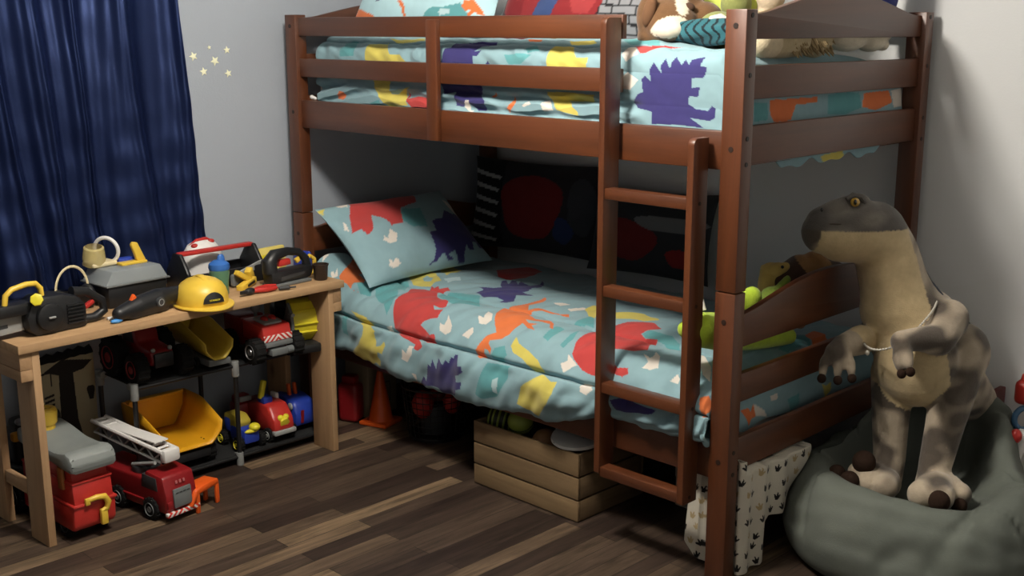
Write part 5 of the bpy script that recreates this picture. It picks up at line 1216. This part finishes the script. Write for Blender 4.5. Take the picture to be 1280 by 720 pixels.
# ------------------------------------------------------------------ big plush dinosaur standing in the bean bag
GREY, GREYL, TAN, BROWN = (84, 76, 68), (172, 158, 138), (192, 172, 134), (46, 33, 26)
dino = thing('plush_dinosaur', 'large grey and tan plush dinosaur standing in the grey bean bag', 'plush toy', (2.30, .60, .19))
OX = np.array((2.30, .60, .19))
def o_(p): return tuple(np.array(p) - OX)
def W(lst): return [(o_(p), r) for p, r in lst]
mb = MB()
body = [((2.241, 0.706, 0.557), .138), ((2.208, 0.684, 0.637), .142), ((2.169, 0.654, 0.709), .120), ((2.148, 0.632, 0.795), .098), ((2.128, 0.621, 0.870), .092), ((2.100, 0.587, 0.938), .092)]
mb.caps(W(body), n=24)
mb.ell(o_((2.245, 0.625, 0.565)), (.125, .12, .135))
head = [((2.082, 0.554, 0.940), .094), ((2.044, 0.502, 0.937), .084), ((2.012, 0.458, 0.944), .066)]
mb.caps(W(head), n=24)
mb.caps(W([((2.065, 0.547, 1.015), .040), ((2.028, 0.491, 0.998), .040), ((1.997, 0.453, 0.976), .038)]))
# tail to the wall behind
mb.caps(W([((2.268, 0.797, 0.488), .10), ((2.292, 0.932, 0.385), .075), ((2.301, 1.031, 0.305), .05)]))
# legs
mb.caps(W([((2.319, 0.735, 0.587), .092), ((2.346, 0.661, 0.498), .066), ((2.352, 0.604, 0.391), .054), ((2.354, 0.557, 0.282), .046), ((2.366, 0.540, 0.236), .056)]))
mb.caps(W([((2.176, 0.629, 0.517), .070), ((2.193, 0.591, 0.392), .055), ((2.209, 0.570, 0.276), .048), ((2.218, 0.532, 0.218), .050)]))
LIMB = []
def limb(lst, n=10):
    for (p, r), (q, t_) in zip(lst, lst[1:]):
        for k in range(n):
            f = k / n; LIMB.append((tuple(np.array(p) * (1 - f) + np.array(q) * f), r * (1 - f) + t_ * f))
limb(W([((2.331, 0.747, 0.587), .085), ((2.346, 0.661, 0.498), .066), ((2.352, 0.604, 0.391), .054), ((2.354, 0.557, 0.282), .046)]))
limb(W([((2.173, 0.611, 0.471), .056), ((2.193, 0.591, 0.392), .055), ((2.209, 0.570, 0.276), .048)]))
limb(W([((2.309, 0.673, 0.698), .058), ((2.331, 0.568, 0.661), .046), ((2.302, 0.485, 0.671), .034), ((2.283, 0.437, 0.670), .032), ((2.314, 0.407, 0.616), .03)]))
limb(W([((2.115, 0.515, 0.622), .042), ((2.111, 0.439, 0.624), .036), ((2.103, 0.399, 0.612), .030), ((2.117, 0.381, 0.558), .04)]))
# feet with toes
mb.caps(W([((2.377, 0.507, 0.237), .052), ((2.380, 0.427, 0.247), .040)])).caps(W([((2.394, 0.498, 0.244), .052), ((2.426, 0.444, 0.246), .040)])).caps(W([((2.407, 0.537, 0.236), .046), ((2.449, 0.522, 0.239), .034)]))
mb.caps(W([((2.218, 0.491, 0.225), .048), ((2.211, 0.428, 0.231), .036)])).caps(W([((2.208, 0.510, 0.227), .040), ((2.171, 0.451, 0.248), .030)])).caps(W([((2.245, 0.488, 0.224), .044), ((2.264, 0.436, 0.229), .038)]))
# arms
mb.caps(W([((2.309, 0.673, 0.698), .058), ((2.331, 0.568, 0.661), .046), ((2.302, 0.485, 0.671), .034), ((2.283, 0.437, 0.670), .032)]))
mb.caps(W([((2.118, 0.519, 0.627), .045), ((2.111, 0.439, 0.624), .036), ((2.103, 0.399, 0.612), .030)]))
FP = [[(2.284, 0.421, 0.662), (2.290, 0.402, 0.630), (2.304, 0.395, 0.607)], [(2.301, 0.424, 0.665), (2.317, 0.417, 0.637), (2.325, 0.403, 0.614)],
      [(2.097, 0.393, 0.612), (2.087, 0.368, 0.586), (2.092, 0.355, 0.554)], [(2.114, 0.394, 0.610), (2.122, 0.384, 0.576), (2.128, 0.376, 0.555)], [(2.128, 0.410, 0.614), (2.148, 0.413, 0.582), (2.155, 0.404, 0.557)]]
for a, b_, c_ in FP: mb.caps(W([(a, .016), (b_, .0145), (c_, .0125)]))
fwd = np.array((-.10, -.98, .05)); hd = np.array((-.75, -.60, 0))
ax = np.array([p for p, r in body]) - OX
def dino_col(co, no):
    n1 = wobble(co, 51, 1.0, 6.5, 8) + wobble(co * np.array([.6, .6, 1.6]), 52, .9, 13, 8)
    m = np.clip(.5 + 1.9 * n1, 0, 1)[:, None]
    c = np.array(lin(GREY)[:3]) * (1 - m) + np.array(lin(GREYL)[:3]) * m
    z = co[:, 2] + OX[2]
    # belly and throat
    d2 = np.min(np.linalg.norm(co[:, None, :] - np.repeat(ax, 1, 0)[None], axis=2), axis=1)
    hx = co + OX
    u_ = hx @ np.array((.7106, .7036, 0))      # across the toy's chest
    zz_ = [(2.022, 0.484, 0.951)[2], (2.112, 0.605, 0.914)[2], (2.174, 0.644, 0.845)[2], (2.225, 0.659, 0.730)[2], (2.269, 0.665, 0.615)[2], (2.298, 0.658, 0.500)[2], (2.289, 0.628, 0.436)[2]]
    rb = [1.992, 2.0015, 2.023, 2.051, 2.082, 2.105, 2.077]
    right = np.interp(z, zz_[::-1], rb[::-1])
    front = no @ np.array((.69, -.69, .1)) > -.15
    belly = front & (u_ < right) & (z < (2.054, 0.518, 0.956)[2]) & (z > zz_[-1] - .02) & (d2 < .20)
    legs = np.zeros(len(co), bool)
    for q, r in LIMB: legs |= np.linalg.norm(co - np.array(q), axis=1) < r * 1.06
    belly &= ~legs
    c[belly] = (np.array(lin(TAN)[:3]) * (0.94 + .12 * m))[belly]
    top = (z > (2.021, 0.485, 0.956)[2]) & (z > .85)
    c[top] = (np.array(lin((88, 84, 80))[:3]) * (1 - m) + np.array(lin((120, 114, 106))[:3]) * m)[top]
    pale = (z < .33)
    c[pale] = (c * 1.12)[pale]
    return c
M_plush = mat_col('short_pile_plush', rough=1.0, bump=(260, .35), sheen=.25, spec=.1, varamt=.10, varscale=60)
plush('body', mb, .0065, 5, M_plush, dino, dino_col)
M_claw = mat('brown_felt', BROWN, .95, bump=(200, .3), spec=.1)
for p, r in ((((2.434, 0.422, 0.245)), .030), (((2.462, 0.492, 0.218)), .022), (((2.189, 0.452, 0.283)), .034), (((2.181, 0.387, 0.242)), .028), (((2.138, 0.390, 0.251)), .026)):
    MB().ell(o_(p), (r, r, r * 1.05)).build('toe_pad', M_claw, dino)
for q in (((2.312, 0.391, 0.593)), ((2.333, 0.399, 0.601)), ((2.095, 0.346, 0.542)), ((2.133, 0.369, 0.540)), ((2.161, 0.399, 0.545))):
    MB().ell(o_(q), (.013, .013, .014)).build('claw', M_claw, dino)
M_eyey = mat('amber_eye', (190, 150, 62), .15, coat=.6); M_pup = mat('black_pupil', (8, 8, 8), .1, coat=.6)
e = MB().ell(o_((2.083, 0.497, 1.034)), (.0135, .0135, .0135)).build('eye', M_eyey, dino)
MB().ell(o_((2.089, 0.486, 1.036)), (.005, .005, .008)).build('pupil', M_pup, e)
MB().tube([o_(p) for p in ((2.064, 0.480, 1.043), (2.073, 0.499, 1.053), (2.089, 0.517, 1.049), (2.099, 0.528, 1.030))], [.006, .009, .009, .005], n=8).build('brow', mat('grey_brow_plush', (96, 92, 88), 1.0), dino)
MB().ell(o_((2.020, 0.423, 1.014)), (.004, .004, .006)).build('nostril', M_pup, dino)
rid = [(2.111, 0.542, 1.013), (2.131, 0.572, 1.000), (2.153, 0.611, 0.963), (2.182, 0.642, 0.904), (2.206, 0.663, 0.847), (2.235, 0.674, 0.794), (2.269, 0.693, 0.746), (2.309, 0.731, 0.698), (2.345, 0.763, 0.640), (2.375, 0.786, 0.573)]
mb = MB().tube([o_(p) for p in rid], [.007, .014, .016, .013, .013, .014, .016, .016, .014, .008], n=10)
for i in range(1, len(rid) - 1):
    mb.ell(o_(np.array(rid[i]) + np.array((0, 0, -.008))), (.014, .014, .018))
mb.build('back_stripe', mat('slate_blue_plush', (44, 50, 60), 1.0, bump=(200, .3)), dino)
# mouth line
MB().tube([o_(p) for p in ((1.981, 0.411, 0.962), (2.016, 0.402, 0.972), (2.056, 0.422, 0.977), (2.090, 0.451, 0.975), (2.120, 0.479, 0.966))], .0022, n=6).build('mouth_seam', mat('dark_thread', (70, 60, 50), .9), dino)

# --- bead necklace
loop = [(2.107, 0.511, 0.656), (2.136, 0.484, 0.640), (2.166, 0.466, 0.627), (2.209, 0.431, 0.633), (2.237, 0.442, 0.639), (2.263, 0.466, 0.653), (2.284, 0.496, 0.680), (2.296, 0.535, 0.710), (2.293, 0.597, 0.733), (2.280, 0.647, 0.751), (2.242, 0.713, 0.758), (2.156, 0.804, 0.724), (2.080, 0.755, 0.668), (2.070, 0.624, 0.650)]
lp = np.array([loop + loop[:1]])
cr_ = catmull(np.concatenate([lp, lp[:, 1:3]], 1)[..., :2], 10) if False else None
pts = []
n_ = len(loop)
for i in range(n_):
    p0, p1, p2, p3 = (np.array(loop[(i + k) % n_]) for k in (-1, 0, 1, 2))
    for f in np.linspace(0, 1, 8, endpoint=False):
        pts.append(.5 * (2 * p1 + (p2 - p0) * f + (2 * p0 - 5 * p1 + 4 * p2 - p3) * f * f + (3 * p1 - p0 - 3 * p2 + p3) * f ** 3))
pts = np.array(pts); Lc = np.concatenate([[0], np.cumsum(np.linalg.norm(np.diff(np.vstack([pts, pts[:1]]), axis=0), axis=1))])
mb = MB()
NB = int(Lc[-1] / .0085)
cl = np.vstack([pts, pts[:1]])
for k in range(NB):
    s = Lc[-1] * k / NB; p = [np.interp(s, Lc, cl[:, j]) for j in range(3)]
    mb.ell(p, .0040, n=8, m=6)
mb.tube([tuple(p) for p in pts], .0016, n=5, closed=True)
M_pearl = mat('silver_bead', (206, 202, 190), .25, metal=.4)
neck = mb.build('bead_necklace', M_pearl); tag(neck, 'string of small silver beads around the plush dinosaur\'s neck', 'necklace')
MB().ell((2.172, 0.459, 0.611), (.007, .005, .008)).build('pendant', M_pearl, neck)

# ------------------------------------------------------------------ right edge: dark red toy chest and a bright plastic playset
t = thing('toy_chest', 'dark red wooden toy chest behind the bean bag by the back wall', 'chest', (2.558, .995, 0))
M_chest = mat('dark_red_paint', (88, 30, 28), .5)
MB().span((-.235, -.05, 0), (-.215, .07, .41), bev=.003).build('side_panel', M_chest, t)
MB().span((.215, -.05, 0), (.235, .07, .41), bev=.003).build('side_panel', M_chest, t)
MB().span((-.215, .05, .02), (.215, .068, .27), bev=.003).build('back_panel', M_chest, t)
MB().span((-.215, -.05, .02), (.215, .05, .04), bev=.003).build('chest_floor', M_chest, t)
t = thing('plastic_playset', 'red, white and blue plastic toy playset at the right edge beside the bean bag', 'toy', (2.85, .42, 0) if False else (2.56, .85, 0), .1)
B0 = np.array((2.496, 0.888, 0.292)); tl = np.array(t.location)
def PT(p): q = np.array(p) - tl; ca, sa = cos(-.1), sin(-.1); return (q[0] * ca - q[1] * sa, q[0] * sa + q[1] * ca, q[2])
zb = PT((2.520, 0.873, 0.170))
MB().span((zb[0] - .07, zb[1] - .06, .0), (zb[0] + .10, zb[1] + .06, zb[2] + .02), bev=.01).build('red_base', M_dred, t)
a = PT((2.496, 0.877, 0.256)); MB().box((a[0] + .02, a[1], a[2] - .02), (.07, .07, .12), bev=.015).build('white_body', M_white, t)
a = PT((2.476, 0.844, 0.303)); MB().box(a, (.045, .05, .11), rot=(0, .25, 0), bev=.018, seg=3).build('white_arm', M_white, t)
a = PT((2.479, 0.816, 0.344)); MB().ell(a, (.017, .017, .022)).build('red_knob', M_red, t)
a = PT((2.474, 0.826, 0.257)); MB().ell(a, (.014, .02, .014)).build('red_foot', M_red, t)
a = PT((2.472, 0.892, 0.378)); MB().torus(a, .034, .009, rot=(pi / 2, 0, .8), n=28).build('blue_ring', M_sky if False else mat('steel_blue_plastic', (58, 96, 128), .4), t)
a = PT((2.463, 0.907, 0.456)); MB().box(a, (.06, .06, .075), bev=.018, seg=3).cyl((a[0], a[1], a[2] + .02), (a[0], a[1], a[2] + .055), .022, .016, n=18, bev=.004).build('red_head', M_red, t)
a = PT((2.481, 0.825, 0.229)); MB().box(a, (.04, .05, .04), bev=.01).build('teal_block', mat('teal_plastic', (50, 92, 98), .4), t)

# ------------------------------------------------------------------ soft toys and cushions on the upper bunk
def solid(c):
    cl = np.array(lin(c)[:3])
    def f(co, no):
        m = (1 + .10 * wobble(co, 3, 1.0, 14, 6))[:, None]
        return np.clip(cl * m, 0, 1)
    return f
# abstract red, blue and grey pillow (plain stand-in for the printed character)
ex = [((128, 130, 134), [(.62, 0), (1, 0), (1, 1), (.70, 1)])]
for k in range(14): ex.append(((26, 26, 30), [(.62, .04 + .072 * k), (1, .02 + .072 * k), (1, .035 + .072 * k), (.62, .055 + .072 * k)]))
for k in range(14):
    for j in range(6):
        x = .64 + .07 * j + .035 * (k % 2); ex.append(((26, 26, 30), [(x, .04 + .072 * k), (x + .008, .04 + .072 * k), (x + .008, .115 + .072 * k), (x, .115 + .072 * k)]))
ex += [((124, 34, 38), blob(.34, .50, .36, .60, wob=.08)), ((48, 66, 108), [(.22, 0), (.34, 0), (.46, .5), (.38, 1), (.28, 1), (.33, .5)]), ((110, 24, 30), blob(.12, .25, .06, .18)), ((146, 52, 54), blob(.55, .30, .07, .14)), ((146, 52, 54), blob(.64, .44, .06, .12))]
ex += [((40, 40, 44), [(.0, .1), (.06, .0), (.03, .5), (.07, .9), (0, .9)])]
P = pillow((.86, .23, 1.475), (.70, .05, 0), (0, .16, .36), .06, seed=14)
tag(printed('pillow', P, 'NONE', base=(108, 34, 38), U=pU, V=pV, extra=ex), 'red and blue pillow with a grey brick pattern end on the upper bunk', 'pillow', 'pillows on the bunks')
# lime cushion with a navy patch
ex = [((30, 34, 52), [(.35, 0), (.55, 0), (.52, .5), (.60, 1), (.30, 1), (.38, .5)])]
P = pillow((1.45, .33, 1.49), (.34, .06, 0), (0, .10, .30), .05, seed=15)
tag(printed('cushion', P, 'NONE', base=(188, 200, 96), U=pU, V=pV, extra=ex), 'lime green cushion with a navy patch behind the plush dog', 'cushion')
# teal zebra cushion roll
nu, nv = 120, 100
Aa = np.linspace(0, 2 * pi, nu, endpoint=False)[:, None] * np.ones((1, nv)); S_ = np.linspace(0, 1, nv)[None] * np.ones((nu, 1))
rad = .037 * (np.sin(np.clip(S_, .0, 1) * pi) ** .35 + 1e-3) * (1 + .06 * np.sin(5 * Aa + 9 * S_))
P = np.stack([1.635 + .30 * S_, .155 + .02 * np.sin(S_ * 3) + rad * np.cos(Aa) * 1.25, 1.512 + rad * np.sin(Aa)], -1)
colr = np.ones((nu, nv, 3)) * np.array(lin((46, 98, 108))[:3])
zs = np.sin(S_ * 70 + 2.5 * np.sin(Aa * 2 + S_ * 6) + 1.2 * np.sin(Aa * 5)) > .55
colr[zs] = np.array(lin((16, 30, 36))[:3])
tag(surf('bolster', P, colr, M_print, closeu=True), 'teal bolster cushion with black zebra stripes beside the corner post', 'cushion')
# brown plush dog with cream muzzle
dog = thing('plush_dog', 'brown plush dog with cream muzzle lying on the upper bunk', 'plush toy', (1.596, 0.274, 1.472))
OD = np.array(dog.location)
def od(p): return tuple(np.array(p) - OD)
DD = 3.20
mb = MB().ell(od((1.638, 0.189, 1.534)), (.085, .08, .075)).ell(od((1.622, 0.246, 1.584)), (.075, .07, .08)).ell(od((1.704, 0.259, 1.552)), (.055, .05, .045)).ell(od((1.675, 0.141, 1.516)), (.048, .042, .030)).ell(od((1.593, 0.150, 1.552)), (.040, .035, .065))
mb.ell(od((1.598, 0.168, 1.500)), (.05, .05, .045)).ell(od((1.618, 0.302, 1.500)), (.11, .08, .05))
mz = np.array((1.690, 0.122, 1.525)) - OD; mz2 = np.array((1.691, 0.172, 1.591)) - OD
def dog_col(co, no):
    c = solid((106, 78, 53))(co, no)
    r = np.array((.7105, .7036, 0)); v = co - mz
    sx, sz = v @ r, v[:, 2]
    cr = ((sx / .050) ** 2 + ((sz - .15 * sx) / .030) ** 2 < 1) & (no @ np.array((.69, -.69, .2)) > .1)
    v2 = co - mz2; cr |= ((v2 @ r / .02) ** 2 + (v2[:, 2] / .035) ** 2 < 1) & (no @ np.array((.69, -.69, .2)) > .1)
    c[cr] = np.array(lin((228, 218, 196))[:3]); return c
plush('body', mb, .006, 3, M_plush, dog, dog_col)
MB().ell(od((1.695, 0.194, 1.578)), (.022, .016, .014)).build('nose', mat('dark_brown_plush', (72, 50, 36), 1.0), dog)
MB().ell(od((1.619, 0.116, 1.569)), (.020, .016, .045), rot=(0, .3, 0)).build('ear', mat('brown_ear_plush', (104, 74, 50), 1.0), dog)
# olive and white plush by the post
ol = thing('plush_turtle', 'olive green and white plush toy between the lime cushion and the corner post', 'plush toy', (1.019, 1.303, 1.475))
OO = np.array(ol.location)
mb = MB().ell(tuple(np.array((1.784, 0.216, 1.527)) - OO), (.055, .055, .042)).ell(tuple(np.array((1.739, 0.365, 1.590)) - OO), (.045, .045, .05)).ell(tuple(np.array((1.759, 0.300, 1.507)) - OO), (.07, .06, .05))
plush('body', mb, .006, 3, M_plush, ol, solid((134, 140, 84)))
MB().tube([tuple(np.array(p) - OO) for p in ((1.771, 0.174, 1.529), (1.798, 0.164, 1.546), (1.821, 0.173, 1.551), (1.839, 0.189, 1.542))], [.006, .010, .011, .006], n=10).build('white_trim', mat('white_plush', (226, 222, 210), 1.0), ol)
o = plush('plush_rabbit', MB().ell((0, 0, .05), (.05, .045, .055)).ell((.02, -.01, .12), (.045, .04, .045)), .006, 3, M_plush, None, solid((206, 186, 160))); o.location = tuple(np.array((1.790, 0.444, 1.593)) - np.array((0, 0, .10)))
tag(o, 'pale pink beige plush seen just above the corner post', 'plush toy')
# long beige plush lying at the foot end
bp = thing('plush_bear', 'long beige plush animal lying along the foot end of the upper bunk', 'plush toy', (1.90, .40, 1.465))
OB = np.array(bp.location)
ob = lambda p: tuple(np.array(p) - OB)
mb = MB().caps([(ob((1.93, .20, 1.482)), .040), (ob((1.93, .28, 1.486)), .047), (ob((1.93, .38, 1.488)), .046)]).ell(ob((1.92, .48, 1.498)), (.058, .09, .062))
def bear_col(co, no):
    c = solid((186, 170, 134))(co, no); y = co[:, 1] + OB[1]
    k = y < .25; c[k] = np.array(lin((214, 200, 168))[:3]); return c
plush('body', mb, .006, 2, M_plush, bp, bear_col)
# fur tufts along the lower edge of the body
mb = MB(); rs = np.random.RandomState(3)
for k in range(60):
    y = rs.uniform(.30, .52); a = rs.uniform(-.5, .5); p = Vector(ob((1.965 - abs(y - .45) * .05, y, 1.48 + rs.uniform(-.02, .02))))
    mb.cyl(p, p + Vector((.018, .012 * a, -.020)), .006, .001, n=6)
mb.build('fur_tufts', mat('tan_fur', (160, 140, 104), 1.0), bp)
pb = thing('plush_lamb', 'smooth white plush head lying at the far corner of the upper bunk foot end', 'plush toy', (1.922, .70, 1.452))
mb = MB().ell((.0, -.02, .05), (.055, .10, .05)).ell((.02, .09, .04), (.045, .065, .042)).ell((.03, .145, .02), (.022, .025, .02)).ell((-.0, -.01, .080), (.05, .14, .055)).ell((-.0, .14, .06), (.045, .10, .05))  # upper lobes behind the foot panel added to block lamp light through the gap
plush('body', mb, .006, 3, M_plush, pb, solid((222, 212, 190)))
P = pillow((1.885, .70, 1.46), (.0, .29, 0), (.06, 0, .34), .05, seed=16)  # only a blue tip is visible; cushion size made up to block lamp light
tag(printed('cushion', P, 'NONE', base=(40, 50, 122), U=pU, V=pV), 'blue cushion, enlarged to block lamp light, standing in the far corner above the upper foot panel', 'cushion')
o = plush('plush_owl', MB().ell((0, 0, .045), (.05, .045, .05)).ell((.0, -.02, .10), (.035, .03, .035)), .006, 3, M_plush, None, solid((60, 56, 54))); o.location = (.10, .35, 1.46)
tag(o, 'dark grey plush behind the upper headboard corner left of the pale pillow', 'plush toy')
# small white bit on the upper side rail at the left post
o = MB().caps([((0, 0, .008), .008), ((.022, 0, .004), .006)]).build('white_sock', M_white, loc=tuple((0.091, 0.045, 1.262))); tag(o, 'small white sock end resting on the upper side rail by the left post', 'sock')

# ------------------------------------------------------------------ soft toys on the lower bunk by the foot panel
cr = thing('plush_crocodile', 'lime green plush crocodile lying at the foot of the lower bunk', 'plush toy', (1.745, 0.366, 0.585))
OC = np.array(cr.location); oc = lambda p: tuple(np.array(p) - OC)
mb = MB().caps([(oc((1.886, -0.027, 0.719)), .026), (oc((1.890, 0.031, 0.708)), .050), (oc((1.883, 0.158, 0.676)), .056), (oc((1.896, 0.305, 0.643)), .046), (oc((1.913, 0.456, 0.612)), .026)])
mb.caps([(oc((1.898, 0.214, 0.716)), .035), (oc((1.901, 0.259, 0.758)), .030)]).ell(oc((1.903, 0.263, 0.762)), (.030, .030, .034))
plush('body', mb, .006, 4, M_plush, cr, solid((176, 204, 62)))
MB().ell(oc((1.846, 0.062, 0.764)), (.016, .014, .022)).build('nostril_patch', M_black, cr)
MB().tube([oc(p) for p in ((1.833, 0.065, 0.766), (1.842, 0.071, 0.780), (1.858, 0.079, 0.777), (1.870, 0.075, 0.752))], .007, n=8).build('eye_rim', mat('white_felt', (220, 214, 206), 1.0), cr)
fr = thing('plush_frog', 'darker green round plush just right of the lime crocodile', 'plush toy', (1.744, 0.639, 0.620))
OF = np.array(fr.location); of = lambda p: tuple(np.array(p) - OF)
plush('body', MB().ell(of((1.902, 0.372, 0.746)), (.036, .034, .032)).ell(of((1.893, 0.377, 0.698)), (.05, .05, .045)).caps([(of((1.911, 0.387, 0.763)), .016), (of((1.921, 0.421, 0.795)), .012)]), .006, 3, M_plush, fr, solid((128, 150, 62)))
gi = thing('plush_giraffe', 'pale yellow plush giraffe head peeking above the lower foot panel', 'plush toy', (1.643, 0.807, 0.620))
OG = np.array(gi.location); og = lambda p: tuple(np.array(p) - OG)
mb = MB().ell(og((1.817, 0.503, 0.784)), (.040, .035, .036)).caps([(og((1.839, 0.499, 0.798)), .026), (og((1.865, 0.501, 0.814)), .014)]).caps([(og((1.815, 0.494, 0.765)), .035), (og((1.818, 0.498, 0.676)), .045)]).ell(og((1.785, 0.503, 0.794)), (.010, .010, .016))
plush('body', mb, .005, 3, M_plush, gi, solid((196, 168, 96)))
MB().ell(og((1.866, 0.481, 0.815)), .005).build('eye', M_pup, gi)
li = thing('plush_lion', 'brown plush lion with a tan mane lying behind the arched lower foot panel', 'plush toy', (1.696, 0.909, 0.620))
OLn = np.array(li.location); oli = lambda p: tuple(np.array(p) - OLn)
mb = MB().caps([(oli((1.847, 0.525, 0.760)), .05), (oli((1.857, 0.599, 0.781)), .055), (oli((1.894, 0.659, 0.764)), .06)]).ell(oli((1.885, 0.635, 0.810)), (.04, .04, .036)).ell(oli((1.918, 0.688, 0.781)), (.05, .045, .03)).caps([(oli((1.877, 0.572, 0.724)), .07), (oli((1.904, 0.622, 0.708)), .06)])
ml = np.array((1.891, 0.614, 0.814)) - OLn
def lion_col(co, no):
    c = solid((66, 46, 34))(co, no); k = np.linalg.norm(co - ml, axis=1) < .058; c[k] = np.array(lin((150, 112, 70))[:3]); return c
plush('body', mb, .006, 3, M_plush, li, lion_col)
o = plush('plush_paw', MB().caps([((0, 0, .02), .018), ((.0, .03, .05), .016)]), .005, 3, M_plush, None, solid((166, 128, 104))); o.location = tuple((1.874, 0.589, 0.600))
tag(o, 'small pinkish plush toy under the lower foot panel gap beside the crocodile', 'plush toy')

# ------------------------------------------------------------------ light and camera
M_lampglass = mat('lit_lamp_glass', (255, 244, 225), 0.4)
_b = M_lampglass.node_tree.nodes['Principled BSDF']
_b.inputs['Emission Color'].default_value = lin((255, 226, 184)); _b.inputs['Emission Strength'].default_value = 3.0
M_brass = mat('brushed_nickel', (150, 148, 142), 0.35, metal=1.0)
LX, LY = 1.67, -.95
lamp = thing('ceiling_light', 'round frosted ceiling light in the middle of the room', 'ceiling light', (LX, LY, ZC))
MB().cyl((0, 0, -.03), (0, 0, 0), .15, n=40, bev=.006).build('lamp_base', M_brass, lamp)
MB().lathe([(0, -.075), (.06, -.07), (.11, -.052), (.135, -.03)], n=40).build('lamp_glass', M_lampglass, lamp)
ld = bpy.data.lights.new('ceiling_bulb', 'POINT'); ld.energy = 138.0; ld.shadow_soft_size = 0.12; ld.color = (1.0, 0.93, 0.84)
lo = bpy.data.objects.new('ceiling_bulb', ld); COL.objects.link(lo); lo.location = (LX, LY, 2.285)
w = bpy.data.worlds.new('night'); SC.world = w; w.use_nodes = True
w.node_tree.nodes['Background'].inputs['Color'].default_value = (0.02, 0.022, 0.028, 1)

cam = bpy.data.cameras.new('camera'); cam.sensor_width = 36.0; cam.lens = 36.0 * 1444.48 / 1280.0
cam.clip_start = 0.05
co = bpy.data.objects.new('camera', cam); COL.objects.link(co)
Rv, Uv, Fv = Vector((0.71055439, 0.70364188, -0.00075097)), Vector((-0.15490522, 0.15746789, 0.97529905)), Vector((-0.68637951, 0.69288669, -0.2208873))
Mx = Matrix((Rv, Uv, -Fv)).transposed().to_4x4(); Mx.translation = (3.69864243, -2.53455621, 1.52782259)
co.matrix_world = Mx
SC.camera = co
vs = SC.view_settings
vs.view_transform = 'Standard'; vs.look = 'None'; vs.exposure = 0.0; vs.gamma = 1.0; vs.use_curve_mapping = False
